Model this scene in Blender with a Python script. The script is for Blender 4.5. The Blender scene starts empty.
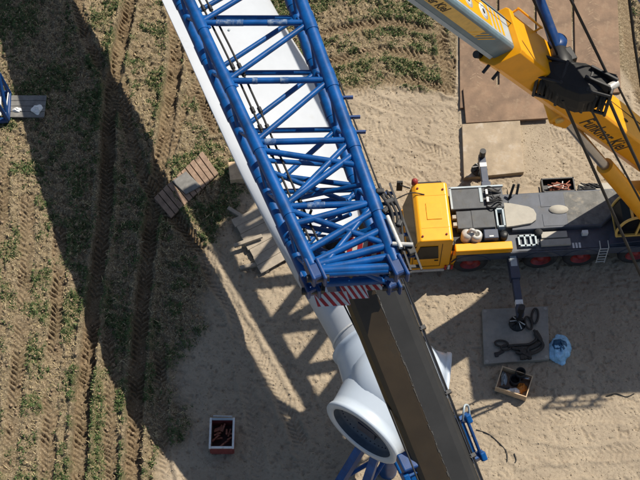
import bpy, math, random
import numpy as np
from mathutils import Vector, Matrix

random.seed(7)
RNG = np.random.default_rng(11)
R = math.radians
scene = bpy.context.scene
COL = scene.collection

# ------------------------------------------------------------------ camera
F, TH, DIST = 1400.0, R(29.0), 58.3            # focal length in photo pixels (640 wide), tilt off the vertical, metres to the ground
fw = Vector((0, math.sin(TH), -math.cos(TH)))
upv = Vector((0, math.cos(TH), math.sin(TH)))
rt = Vector((1, 0, 0))
CAM = -DIST * fw
cam_data = bpy.data.cameras.new('camera')
cam_data.sensor_width = 36.0
cam_data.lens = 36.0 * F / 640.0
cam_data.clip_start = 0.5
cam_data.clip_end = 3000
cam = bpy.data.objects.new('camera', cam_data)
COL.objects.link(cam)
cam.location = CAM
cam.rotation_euler = (TH, 0, 0)
scene.camera = cam

# ------------------------------------------------------------------ light
SUN_EL = R(55.0)
sun_h = Vector((0.75, 0.66, 0)).normalized()    # horizontal direction towards the sun
SUN = Vector((sun_h.x * math.cos(SUN_EL), sun_h.y * math.cos(SUN_EL), math.sin(SUN_EL)))
SPH = Vector((SUN.x / SUN.z, SUN.y / SUN.z, 1.0))  # shift per metre of height towards the sun
world = bpy.data.worlds.new('World')
scene.world = world
world.use_nodes = True
wn = world.node_tree
bg = wn.nodes['Background']
sky = wn.nodes.new('ShaderNodeTexSky')
sky.sky_type = 'NISHITA'
sky.sun_disc = False
sky.sun_elevation = SUN_EL
sky.sun_rotation = math.atan2(sun_h.x, sun_h.y)
wn.links.new(sky.outputs[0], bg.inputs[0])
bg.inputs[1].default_value = 0.075
sun_data = bpy.data.lights.new('sun', 'SUN')
sun_data.energy = 4.6
sun_data.angle = R(0.4)
sun_data.color = (1.0, 0.925, 0.80)
sun = bpy.data.objects.new('sun', sun_data)
COL.objects.link(sun)
sun.rotation_euler = (-SUN).to_track_quat('-Z', 'Y').to_euler()
scene.view_settings.view_transform = 'Standard'
scene.view_settings.look = 'None'
scene.view_settings.exposure = 0.42
scene.view_settings.gamma = 1.0
scene.view_settings.use_curve_mapping = False


def at(px, py, z=0.0):
    """photo pixel -> world point at height z"""
    d = fw * F + rt * (px - 320) - upv * (py - 240)
    return CAM + d * ((z - CAM.z) / d.z)


# ------------------------------------------------------------------ materials
MATS = {}


def lin(c):
    return tuple(((v / 255) / 12.92 if v / 255 <= 0.04045 else ((v / 255 + 0.055) / 1.055) ** 2.4) for v in c)


def mat(name, col, rough=0.5, metal=0.0, var=0.2, scale=4.0, bump=0.0, bscale=30.0,
        dirt=0.0, dcol=(0.2, 0.15, 0.1), dscale=1.5, spec=0.5, stretch=None):
    m = bpy.data.materials.new(name)
    m.use_nodes = True
    n, l = m.node_tree.nodes, m.node_tree.links
    b = n['Principled BSDF']
    b.inputs['Roughness'].default_value = rough
    b.inputs['Metallic'].default_value = metal
    b.inputs['Specular IOR Level'].default_value = spec
    tc = n.new('ShaderNodeTexCoord')
    src = tc.outputs['Object']
    if stretch:
        mp = n.new('ShaderNodeMapping')
        mp.inputs['Scale'].default_value = stretch
        l.new(src, mp.inputs[0])
        src = mp.outputs[0]

    def noise(s, d=6.0):
        t = n.new('ShaderNodeTexNoise')
        t.inputs['Scale'].default_value = s
        t.inputs['Detail'].default_value = d
        t.inputs['Roughness'].default_value = 0.65
        l.new(src, t.inputs['Vector'])
        return t.outputs['Fac']

    def ramp(f, a, c):
        r = n.new('ShaderNodeMapRange')
        r.inputs['From Min'].default_value = a
        r.inputs['From Max'].default_value = c
        l.new(f, r.inputs['Value'])
        return r.outputs['Result']

    def mix(f, a, c):
        x = n.new('ShaderNodeMix')
        x.data_type = 'RGBA'
        if f is not None:
            l.new(f, x.inputs[0])
        for i, v in ((6, a), (7, c)):
            if isinstance(v, tuple):
                x.inputs[i].default_value = (*v, 1)
            else:
                l.new(v, x.inputs[i])
        return x.outputs[2]
    c = mix(ramp(noise(scale), 0.3, 0.7), tuple(v * (1 - var) for v in col), tuple(min(1, v * (1 + var)) for v in col))
    if dirt > 0:
        f = ramp(noise(dscale, 9.0), 0.72 - 0.35 * dirt, 0.85 - 0.25 * dirt)
        c = mix(f, c, dcol)
        rr = n.new('ShaderNodeMapRange')
        rr.inputs['To Min'].default_value = rough
        rr.inputs['To Max'].default_value = 0.85
        l.new(f, rr.inputs['Value'])
        l.new(rr.outputs['Result'], b.inputs['Roughness'])
    l.new(c, b.inputs['Base Color'])
    if bump:
        bn = n.new('ShaderNodeBump')
        bn.inputs['Strength'].default_value = bump
        bn.inputs['Distance'].default_value = 0.02
        l.new(noise(bscale, 8.0), bn.inputs['Height'])
        l.new(bn.outputs[0], b.inputs['Normal'])
    MATS[name] = m
    return m


DUST = (0.30, 0.235, 0.16)
mat('blue_paint', (0.001, 0.062, 0.225), 0.38, var=0.4, scale=2.5, dirt=0.25, dcol=(0.02, 0.075, 0.17), dscale=5.0, bump=0.08, spec=0.35)
mat('blue_scuffed', (0.006, 0.06, 0.19), 0.5, var=0.3, scale=6, dirt=0.75, dcol=(0.20, 0.26, 0.34), dscale=9, bump=0.2)
mat('blue_dark', (0.002, 0.035, 0.14), 0.4, var=0.3, scale=3, dirt=0.4, dcol=(0.02, 0.03, 0.06), bump=0.05)
mat('white_gelcoat', (0.415, 0.44, 0.475), 0.4, var=0.05, scale=1.0, dirt=0.3, dcol=(0.36, 0.375, 0.39), dscale=1.1)
mat('hub_white', (0.45, 0.51, 0.58), 0.3, var=0.03, scale=1.2, dirt=0.1, dcol=(0.5, 0.5, 0.5))
mat('hub_inside', (0.06, 0.085, 0.12), 0.6, var=0.2)
mat('dark_hole', (0.012, 0.014, 0.018), 0.8)
mat('boom_grey', (0.024, 0.024, 0.024), 0.55, var=0.25, scale=0.8, dirt=0.2, dcol=(0.04, 0.038, 0.034), dscale=2.5, bump=0.05, spec=0.3)
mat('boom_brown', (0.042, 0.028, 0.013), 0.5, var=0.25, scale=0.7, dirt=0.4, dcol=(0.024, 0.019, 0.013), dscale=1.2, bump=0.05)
mat('scuff', (0.085, 0.082, 0.075), 0.6, var=0.5, scale=9, dirt=0.6, dcol=(0.06, 0.06, 0.06), dscale=7)
mat('yellow_paint', (0.82, 0.345, 0.003), 0.35, var=0.08, scale=2.0, dirt=0.22, dcol=(0.45, 0.24, 0.03), dscale=2.2, bump=0.03)
mat('yellow_pale', (0.72, 0.46, 0.12), 0.45, var=0.15, scale=3.0, dirt=0.35, dcol=(0.35, 0.24, 0.1))
mat('teal_grey', (0.12, 0.19, 0.23), 0.35, var=0.15, scale=2.0, dirt=0.25, dcol=(0.2, 0.22, 0.22))
mat('pale_grey', (0.34, 0.40, 0.43), 0.4, var=0.12, scale=2.0, dirt=0.3, dcol=(0.2, 0.2, 0.18))
mat('black_rubber', (0.022, 0.022, 0.023), 0.8, var=0.4, scale=5, dirt=0.35, dcol=(0.08, 0.07, 0.055), bump=0.3, bscale=25)
mat('black_steel', (0.010, 0.010, 0.011), 0.5, var=0.4, scale=6, dirt=0.3, dcol=(0.026, 0.024, 0.02), bump=0.1)
mat('black_paint', (0.006, 0.006, 0.006), 0.7, var=0.3, scale=6)
mat('red_rim', (0.26, 0.022, 0.02), 0.5, var=0.25, scale=6, dirt=0.4, dcol=(0.12, 0.07, 0.05), dscale=4)
mat('red_paint', (0.36, 0.016, 0.018), 0.55, var=0.3, scale=5, dirt=0.4, dcol=(0.2, 0.06, 0.05), dscale=5)
mat('white_paint', (0.62, 0.62, 0.60), 0.55, var=0.12, scale=5, dirt=0.5, dcol=(0.4, 0.36, 0.3), dscale=4)
mat('navy_paint', (0.030, 0.042, 0.075), 0.45, var=0.25, scale=3, dirt=0.4, dcol=(0.12, 0.11, 0.095), dscale=3)
mat('deck_grey', (0.055, 0.064, 0.085), 0.55, var=0.3, scale=2.0, dirt=0.5, dcol=(0.15, 0.145, 0.135), dscale=1.6, bump=0.1)
mat('deck_dusty', (0.11, 0.108, 0.10), 0.7, var=0.4, scale=3.0, dirt=0.5, dcol=(0.28, 0.25, 0.20), dscale=2.4, bump=0.15)
mat('pale_plate', (0.34, 0.315, 0.265), 0.65, var=0.12, scale=4, dirt=0.4, dcol=(0.40, 0.34, 0.26), dscale=3, bump=0.1)
mat('engine_dark', (0.050, 0.055, 0.062), 0.55, var=0.35, scale=2.5, dirt=0.5, dcol=(0.11, 0.105, 0.09), dscale=3.0, bump=0.2)
mat('silver', (0.50, 0.485, 0.45), 0.45, metal=0.15, var=0.2, scale=6, dirt=0.3, dcol=(0.3, 0.26, 0.2), dscale=5)
mat('chrome', (0.42, 0.42, 0.43), 0.25, metal=0.9, var=0.1)
mat('glass_dark', (0.008, 0.009, 0.011), 0.2, var=0.1, spec=0.12)
mat('rope', (0.012, 0.012, 0.012), 0.7, var=0.4, scale=30)
mat('rust_plate', (0.175, 0.108, 0.064), 0.75, var=0.38, scale=1.1, dirt=0.5, dcol=(0.245, 0.172, 0.11), dscale=3.2, bump=0.35, bscale=14)
mat('pale_mat', (0.30, 0.235, 0.16), 0.8, var=0.25, scale=1.6, dirt=0.5, dcol=(0.40, 0.34, 0.27), dscale=2.2, bump=0.35, bscale=16)
mat('grey_mat', (0.25, 0.235, 0.20), 0.6, var=0.25, scale=2.0, dirt=0.5, dcol=(0.30, 0.26, 0.20), dscale=2.0, bump=0.25, bscale=18)
mat('timber', (0.50, 0.36, 0.22), 0.8, var=0.25, scale=3.0, dirt=0.3, dcol=(0.3, 0.2, 0.12), dscale=4, bump=0.3, bscale=25)
mat('timber_old', (0.245, 0.165, 0.115), 0.85, var=0.35, scale=4.0, dirt=0.4, dcol=(0.33, 0.27, 0.2), dscale=3, bump=0.4, bscale=25)
mat('timber_grey', (0.30, 0.255, 0.20), 0.85, var=0.25, scale=3.0, dirt=0.35, dcol=(0.4, 0.32, 0.22), dscale=2.5, bump=0.3, bscale=25)
mat('rubber_sheet', (0.16, 0.155, 0.145), 0.75, var=0.3, scale=4.0, dirt=0.4, dcol=(0.26, 0.23, 0.18), bump=0.3)
mat('chain_brown', (0.030, 0.024, 0.018), 0.65, var=0.5, scale=14, bump=0.4, bscale=40)
mat('bag_blue', (0.28, 0.52, 0.72), 0.35, var=0.3, scale=9, bump=0.3, bscale=14)
mat('bag_dark', (0.015, 0.08, 0.16), 0.35, var=0.4, scale=9, bump=0.3)
mat('rag_white', (0.78, 0.78, 0.76), 0.7, var=0.1, scale=9)
mat('orange_stuff', (0.55, 0.20, 0.03), 0.6, var=0.4, scale=9)
mat('copper_stuff', (0.24, 0.075, 0.04), 0.55, var=0.5, scale=14)
mat('skip_red', (0.22, 0.045, 0.04), 0.6, var=0.3, scale=5, dirt=0.3)
mat('skip_inside', (0.05, 0.02, 0.018), 0.8)
mat('letter_black', (0.02, 0.016, 0.012), 0.6)
mat('letter_yellow', (0.80, 0.42, 0.02), 0.5)
mat('concrete', (0.42, 0.40, 0.37), 0.8, var=0.15)

# ------------------------------------------------------------------ mesh helpers
WLOC = {}


class MB:
    def __init__(self):
        self.v, self.f, self.sm = [], [], []

    def add(self, vs, fs, smooth=False):
        o = len(self.v)
        self.v += [tuple(p) for p in vs]
        self.f += [tuple(i + o for i in q) for q in fs]
        self.sm += [smooth] * len(fs)
        return self

    def hexa(self, p):
        """8 corners: bottom 0-3 counter-clockwise, top 4-7"""
        return self.add(p, [(3, 2, 1, 0), (4, 5, 6, 7), (0, 1, 5, 4), (1, 2, 6, 5), (2, 3, 7, 6), (3, 0, 4, 7)])

    def box(self, c, s, rz=0.0, M=None):
        x, y, z = (v / 2 for v in s)
        pts = [Vector(q) for q in ((-x, -y, -z), (x, -y, -z), (x, y, -z), (-x, y, -z), (-x, -y, z), (x, -y, z), (x, y, z), (-x, y, z))]
        if M is None:
            M = Matrix.Rotation(rz, 3, 'Z')
        return self.hexa([Vector(c) + M @ q for q in pts])

    def beam(self, p, q, w, h, up=(0, 0, 1)):
        p, q = Vector(p), Vector(q)
        d = (q - p).normalized()
        s = d.cross(Vector(up))
        if s.length < 1e-4:
            s = d.cross(Vector((1, 0, 0)))
        s.normalize()
        u = s.cross(d)
        s, u = s * w / 2, u * h / 2
        return self.hexa([p - s - u, q - s - u, q + s - u, p + s - u, p - s + u, q - s + u, q + s + u, p + s + u])

    def tube(self, pts, r, n=10, cap=True):
        pts = [Vector(p) for p in pts]
        rs = r if isinstance(r, (list, tuple)) else [r] * len(pts)
        rings, vs, fs = [], [], []
        t0 = (pts[1] - pts[0]).normalized()
        ref = Vector((0, 0, 1)) if abs(t0.z) < 0.9 else Vector((1, 0, 0))
        s = t0.cross(ref).normalized()
        for i, p in enumerate(pts):
            t = (pts[min(i + 1, len(pts) - 1)] - pts[max(i - 1, 0)]).normalized()
            s = (s - t * s.dot(t)).normalized()
            u = t.cross(s)
            for k in range(n):
                a = 2 * math.pi * k / n
                vs.append(p + (s * math.cos(a) + u * math.sin(a)) * rs[i])
        for i in range(len(pts) - 1):
            for k in range(n):
                fs.append((i * n + k, i * n + (k + 1) % n, (i + 1) * n + (k + 1) % n, (i + 1) * n + k))
        self.add(vs, fs, n > 5)
        if cap:
            o = len(vs)
            self.add(vs[:n], [tuple(range(n))[::-1]])
            self.add(vs[o - n:], [tuple(range(n))])
        return self

    def lathe(self, c, axis, prof, n=40, cap=False):
        """prof: (distance along axis, radius)"""
        c, a = Vector(c), Vector(axis).normalized()
        ref = Vector((0, 0, 1)) if abs(a.z) < 0.9 else Vector((1, 0, 0))
        s = a.cross(ref).normalized()
        u = a.cross(s)
        vs, fs = [], []
        for (d, r) in prof:
            for k in range(n):
                t = 2 * math.pi * k / n
                vs.append(c + a * d + (s * math.cos(t) + u * math.sin(t)) * r)
        for i in range(len(prof) - 1):
            for k in range(n):
                fs.append((i * n + k, (i + 1) * n + k, (i + 1) * n + (k + 1) % n, i * n + (k + 1) % n))
        self.add(vs, fs, True)
        if cap:
            self.add(vs[-n:], [tuple(range(n))])
        return self

    def prism(self, poly, z0, z1):
        n = len(poly)
        vs = [(x, y, z0) for x, y in poly] + [(x, y, z1) for x, y in poly]
        fs = [tuple(range(n))[::-1], tuple(range(n, 2 * n))] + [(i, (i + 1) % n, n + (i + 1) % n, n + i) for i in range(n)]
        return self.add(vs, fs)

    def plate(self, quad, t):
        """four world points (counter-clockwise from above), thickened downwards by t"""
        return self.hexa([Vector(p) - Vector((0, 0, t)) for p in quad] + [Vector(p) for p in quad])

    def xf(self, M):
        self.v = [tuple(M @ Vector(p)) for p in self.v]
        return self

    def build(self, name, m, parent=None, bevel=0.0, origin=None, auto=True):
        me = bpy.data.meshes.new(name)
        if parent is not None:
            o3 = WLOC[parent.name]
        elif origin is not None:
            o3 = Vector(origin)
        else:
            xs = np.array(self.v)
            o3 = Vector((*(xs.min(0) + xs.max(0))[:2] / 2, xs.min(0)[2]))
        vv = [(p[0] - o3[0], p[1] - o3[1], p[2] - o3[2]) for p in self.v]
        me.from_pydata(vv, [], self.f)
        me.polygons.foreach_set('use_smooth', self.sm)
        me.materials.append(MATS[m] if isinstance(m, str) else m)
        me.update()
        ob = bpy.data.objects.new(name, me)
        COL.objects.link(ob)
        if parent is not None:
            ob.parent = parent
        else:
            ob.location = o3
        WLOC[ob.name] = Vector(o3)
        if bevel:
            bm = ob.modifiers.new('bevel', 'BEVEL')
            bm.width = bevel
            bm.segments = 2
            bm.limit_method = 'ANGLE'
            bm.angle_limit = R(40)
        return ob


def thing(name, loc, label, cat, group=None, parent=None):
    o = bpy.data.objects.new(name, None)
    COL.objects.link(o)
    loc = Vector(loc)
    if parent is None:
        o.location = loc
        o['label'], o['category'] = label, cat
        if group:
            o['group'] = group
        WLOC[o.name] = loc
    else:
        o.parent = parent
        WLOC[o.name] = Vector(WLOC[parent.name])
    return o


def tag(o, label, cat, group=None):
    o['label'], o['category'] = label, cat
    if group:
        o['group'] = group
    return o


def spline(pts, per=8):
    pts = [Vector(p) for p in pts]
    out = []
    n = len(pts)
    for i in range(n - 1):
        p0, p1, p2, p3 = pts[max(i - 1, 0)], pts[i], pts[i + 1], pts[min(i + 2, n - 1)]
        for k in range(per):
            t = k / per
            out.append(0.5 * ((2 * p1) + (p2 - p0) * t + (2 * p0 - 5 * p1 + 4 * p2 - p3) * t * t + (3 * p1 - p0 - 3 * p2 + p3) * t ** 3))
    out.append(pts[-1])
    return out


# ------------------------------------------------------------------ ground
def vnoise(x, y, freq, seed):
    """smooth value noise, numpy"""
    g = np.random.default_rng(seed).random((256, 256)).astype(np.float32)
    xf, yf = x * freq + 57.3, y * freq + 91.7
    xi, yi = np.floor(xf).astype(np.int64), np.floor(yf).astype(np.int64)
    tx, ty = (xf - xi), (yf - yi)
    tx, ty = tx * tx * (3 - 2 * tx), ty * ty * (3 - 2 * ty)
    a, b = g[yi % 256, xi % 256], g[yi % 256, (xi + 1) % 256]
    c, d = g[(yi + 1) % 256, xi % 256], g[(yi + 1) % 256, (xi + 1) % 256]
    return (a * (1 - tx) + b * tx) * (1 - ty) + (c * (1 - tx) + d * tx) * ty


def fbm(x, y, freq, seed, octs=4, gain=0.5):
    s, a, tot = 0, 1.0, 0
    for i in range(octs):
        s = s + a * vnoise(x, y, freq * 2 ** i, seed + i)
        tot += a
        a *= gain
    return s / tot


def sstep(x, a, b):
    t = np.clip((x - a) / (b - a), 0, 1)
    return t * t * (3 - 2 * t)


def axis(lo, hi, step, far):
    c = np.arange(lo, hi + step / 2, step)
    g = step * 1.6 ** np.arange(1, 40)
    g = np.cumsum(g)
    g = g[g < far]
    return np.concatenate([lo - g[::-1], c, hi + g])


STEP = 0.037
gx, gy = axis(-16.5, 16.5, STEP, 900), axis(-12.0, 14.5, STEP, 900)
X, Y = np.meshgrid(gx, gy)
X, Y = X.astype(np.float64), Y.astype(np.float64)


def poly_side(pts):
    """x of a boundary polyline (photo pixels on the ground) as a function of world y"""
    w = sorted([(at(*p).y, at(*p).x) for p in pts])
    return np.interp(Y, [a for a, b in w], [b for a, b in w])


# the hard standing lies right of this line
wob = (fbm(X, Y, 0.45, 5, 4) - 0.5) * 2.6
edge = poly_side([(345, -60), (345, 40), (338, 88), (240, 170), (202, 240), (188, 300), (174, 380), (162, 480), (158, 560)])
sand = sstep(X - edge + wob, -0.5, 0.9)
# rough strip across the upper middle and upper right corner
yb = np.interp(X, [at(p, 90).x for p in (330, 400, 455, 462, 600, 640)], [at(p, q).y for p, q in ((330, 95), (400, 92), (455, 96), (462, 20), (600, 30), (640, 105))])
sand = sand * (1 - sstep(Y - yb + wob * 0.35, -0.25, 0.45))
field = 1 - sand

H = (fbm(X, Y, 0.22, 21, 3) - 0.5) * 0.16
H += (fbm(X, Y, 1.3, 31, 4) - 0.5) * (0.03 + 0.13 * field)
clod = fbm(X, Y, 4.5, 41, 3, 0.6)
bil = np.abs(fbm(X, Y, 3.2, 141, 3, 0.6) - 0.5) * 2
H += (clod - 0.5) * (0.016 + 0.20 * field)
H += (bil - 0.2) * 0.16 * field * (0.4 + fbm(X, Y, 0.8, 143, 2))
H += (fbm(X, Y, 9.0, 47, 2, 0.7) - 0.5) * (0.022 + 0.15 * field)
foot = sstep(fbm(X, Y, 2.6, 51, 3), 0.56, 0.72)
H -= 0.03 * foot * sand
H += (fbm(X, Y, 7.0, 61, 3, 0.75) - 0.5) * 0.05 * sand
pit = sstep(fbm(X, Y, 5.0, 57, 2), 0.62, 0.78)
H -= 0.05 * pit * sand

rut = np.zeros_like(X)
TRACKS = [  # photo pixels along the track, width m, depth m, tread strength
    ([(136, -30), (122, 40), (112, 90), (108, 150), (106, 210), (97, 280), (88, 350), (82, 420), (78, 500)], 0.62, 0.23, 1.0),
    ([(172, -30), (176, 40), (170, 100), (160, 160), (152, 220), (144, 290), (138, 360), (134, 430), (132, 500)], 0.62, 0.21, 0.9),
    ([(118, 60), (124, 100), (134, 150), (152, 190), (176, 222), (204, 262), (232, 310), (262, 360), (296, 430), (320, 500)], 0.55, 0.05, 0.9),
    ([(215, 60), (190, 95), (176, 130), (166, 170), (168, 200), (190, 235), (214, 262)], 0.50, 0.08, 1.0),
    ([(60, 230), (58, 290), (54, 350), (50, 420), (46, 500)], 0.60, 0.07, 1.1),
    ([(28, 200), (26, 270), (20, 350), (12, 430), (8, 500)], 0.60, 0.05, 1.0),
    ([(4, 150), (0, 240), (-6, 330), (-10, 480)], 0.6, 0.05, 0.9),
    ([(108, 330), (110, 400), (112, 500)], 0.5, 0.06, 1.0),
    ([(160, 340), (162, 420), (168, 500)], 0.5, 0.05, 0.8),
    ([(70, -30), (84, 30), (104, 70), (122, 110)], 0.5, 0.06, 0.9),
    ([(200, -20), (186, 30), (196, 80), (214, 130)], 0.5, 0.07, 1.0),
    ([(150, 70), (185, 62), (216, 56), (240, 40)], 0.5, 0.06, 1.0),
    ([(318, 66), (350, 58), (385, 52), (420, 56), (456, 66), (480, 72)], 0.55, 0.08, 1.1),
    ([(318, 34), (350, 28), (390, 22), (430, 30), (460, 36)], 0.5, 0.06, 1.0),
    ([(328, 96), (360, 86), (410, 80), (456, 92)], 0.5, 0.05, 0.9),
    ([(450, 90), (446, 60), (440, 30), (430, -10)], 0.55, 0.07, 1.0),
    ([(624, -20), (628, 30), (634, 70), (642, 110)], 0.55, 0.08, 0.9),
    ([(612, 60), (640, 52), (670, 50)], 0.5, 0.10, 0.8),
    ([(440, 150), (420, 165), (385, 180)], 0.6, 0.02, 0.5),
    ([(500, 440), (560, 455), (620, 452), (680, 440)], 0.5, 0.02, 0.5),
    ([(520, 478), (580, 470), (660, 468)], 0.5, 0.02, 0.4),
    ([(352, 110), (372, 128), (398, 140), (430, 150), (462, 170)], 0.55, 0.03, 0.9),
    ([(346, 140), (366, 160), (392, 172), (420, 178)], 0.55, 0.025, 0.8),
    ([(356, 92), (396, 108), (430, 112), (460, 116)], 0.55, 0.03, 0.9),
    ([(528, 130), (560, 138), (590, 160)], 0.55, 0.02, 0.7),
    ([(450, 470), (520, 430), (590, 415), (660, 420)], 0.55, 0.015, 0.6),
    ([(225, 250), (236, 320), (250, 400), (262, 490)], 0.5, 0.025, 0.6),
]
for ti, (pts, w, dep, tread) in enumerate(TRACKS):
    line = spline([at(*p) for p in pts], 7)
    bx0, bx1 = np.searchsorted(gx, [min(p.x for p in line) - 1.2, max(p.x for p in line) + 1.2])
    by0, by1 = np.searchsorted(gy, [min(p.y for p in line) - 1.2, max(p.y for p in line) + 1.2])
    reg = (slice(by0, by1), slice(bx0, bx1))
    Xs, Ys, Fs = X[reg], Y[reg], field[reg]
    if Xs.size == 0:
        continue
    best = np.full(Xs.shape, 9.0)
    sgn = np.zeros_like(Xs)
    arc = np.zeros_like(Xs)
    s0 = 0.0
    for a, b in zip(line[:-1], line[1:]):
        dx, dy = b.x - a.x, b.y - a.y
        L = math.hypot(dx, dy)
        x0, x1 = np.searchsorted(gx, [min(a.x, b.x) - 1, max(a.x, b.x) + 1]) - bx0
        y0, y1 = np.searchsorted(gy, [min(a.y, b.y) - 1, max(a.y, b.y) + 1]) - by0
        sl = (slice(max(y0, 0), max(y1, 0)), slice(max(x0, 0), max(x1, 0)))
        px, py = Xs[sl] - a.x, Ys[sl] - a.y
        t = np.clip((px * dx + py * dy) / (L * L), 0, 1)
        ex, ey = px - t * dx, py - t * dy
        d = np.hypot(ex, ey)
        m = d < best[sl]
        best[sl] = np.where(m, d, best[sl])
        sgn[sl] = np.where(m, np.sign(ex * dy - ey * dx), sgn[sl])
        arc[sl] = np.where(m, s0 + t * L, arc[sl])
        s0 += L
    h2 = w / 2
    strength = np.clip(-0.28 + 2.25 * fbm(Xs, Ys, 0.8, 71 + 3 * ti, 3), 0, 1.35)
    if dep > 0.2:
        strength = 0.45 + 0.6 * strength
    smear = np.clip(-0.35 + 2.7 * fbm(Xs, Ys, 1.6, 371 + ti, 2), 0, 1)
    best = best + (fbm(Xs, Ys, 2.3, 171 + ti, 2) - 0.5) * 0.16
    arc = arc + (fbm(Xs, Ys, 1.2, 271 + ti, 2) - 0.5) * 0.34
    inside = sstep(-best, -h2 - 0.05, -h2 + 0.05)
    berm = np.exp(-((best - h2 - 0.12) / 0.1) ** 2) * (best < h2 + 0.5)
    lug = np.sin(2 * math.pi * (arc / 0.225 + best * 3.4 + (sgn > 0) * 0.5))
    lug = np.clip(lug * 3.0, -1, 1)
    Hn = H[reg] * (1 - 0.60 * inside)
    Hn += -dep * 1.1 * inside * strength + dep * 0.8 * berm * strength + 0.058 * tread * lug * inside * strength * smear * (0.35 + 0.65 * Fs)
    H[reg] = Hn
    rut[reg] = np.maximum(rut[reg], inside * (0.4 + 0.6 * np.minimum(1, dep / 0.1)) * np.minimum(strength, 1.1) * (best < h2 + 0.1))

far = sstep(np.maximum(np.abs(X) - 15.5, np.abs(Y - 1.25) - 12.5), 0, 1.0)
H *= 1 - far
grass = sstep(fbm(X, Y, 0.9, 81, 4, 0.6) + 0.10 * (fbm(X, Y, 0.22, 83, 2) - 0.5), 0.46, 0.60) * field * (1 - 0.85 * np.clip(rut * 1.6, 0, 1))
pl_a, pl_b = at(455, 130), at(628, -60)
grass *= 1 - ((X > pl_a.x) & (X < pl_b.x + 0.3) & (Y > pl_a.y)).astype(float)
flat = ((X > pl_a.x + 0.2) & (X < pl_b.x - 0.4) & (Y > pl_a.y - 2.6)).astype(float)
flat *= ((Y > at(500, 92).y) | ((X < at(548, 110).x) & (Y > at(500, 175).y)))
H *= 1 - 0.8 * flat
field = field * (1 - flat)
H += 0.03 * grass

ny, nx = X.shape
nv = nx * ny
co = np.stack([X.ravel(), Y.ravel(), H.ravel()], 1).astype(np.float32)
idx = np.arange(nv).reshape(ny, nx)
quads = np.stack([idx[:-1, :-1], idx[:-1, 1:], idx[1:, 1:], idx[1:, :-1]], -1).reshape(-1, 4).astype(np.int32)
gm = bpy.data.meshes.new('ground')
gm.vertices.add(nv)
gm.vertices.foreach_set('co', co.ravel())
gm.loops.add(quads.size)
gm.loops.foreach_set('vertex_index', quads.ravel())
gm.polygons.add(len(quads))
gm.polygons.foreach_set('loop_start', np.arange(0, quads.size, 4, dtype=np.int32))
gm.polygons.foreach_set('use_smooth', np.ones(len(quads), dtype=bool))
gm.update(calc_edges=True)
for nm, arr in (('sand', sand), ('grass', grass), ('rut', rut), ('clod', clod)):
    at_ = gm.attributes.new(nm, 'FLOAT', 'POINT')
    at_.data.foreach_set('value', arr.ravel().astype(np.float32))
ground = bpy.data.objects.new('ground', gm)
COL.objects.link(ground)
ground['kind'] = 'structure'


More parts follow.
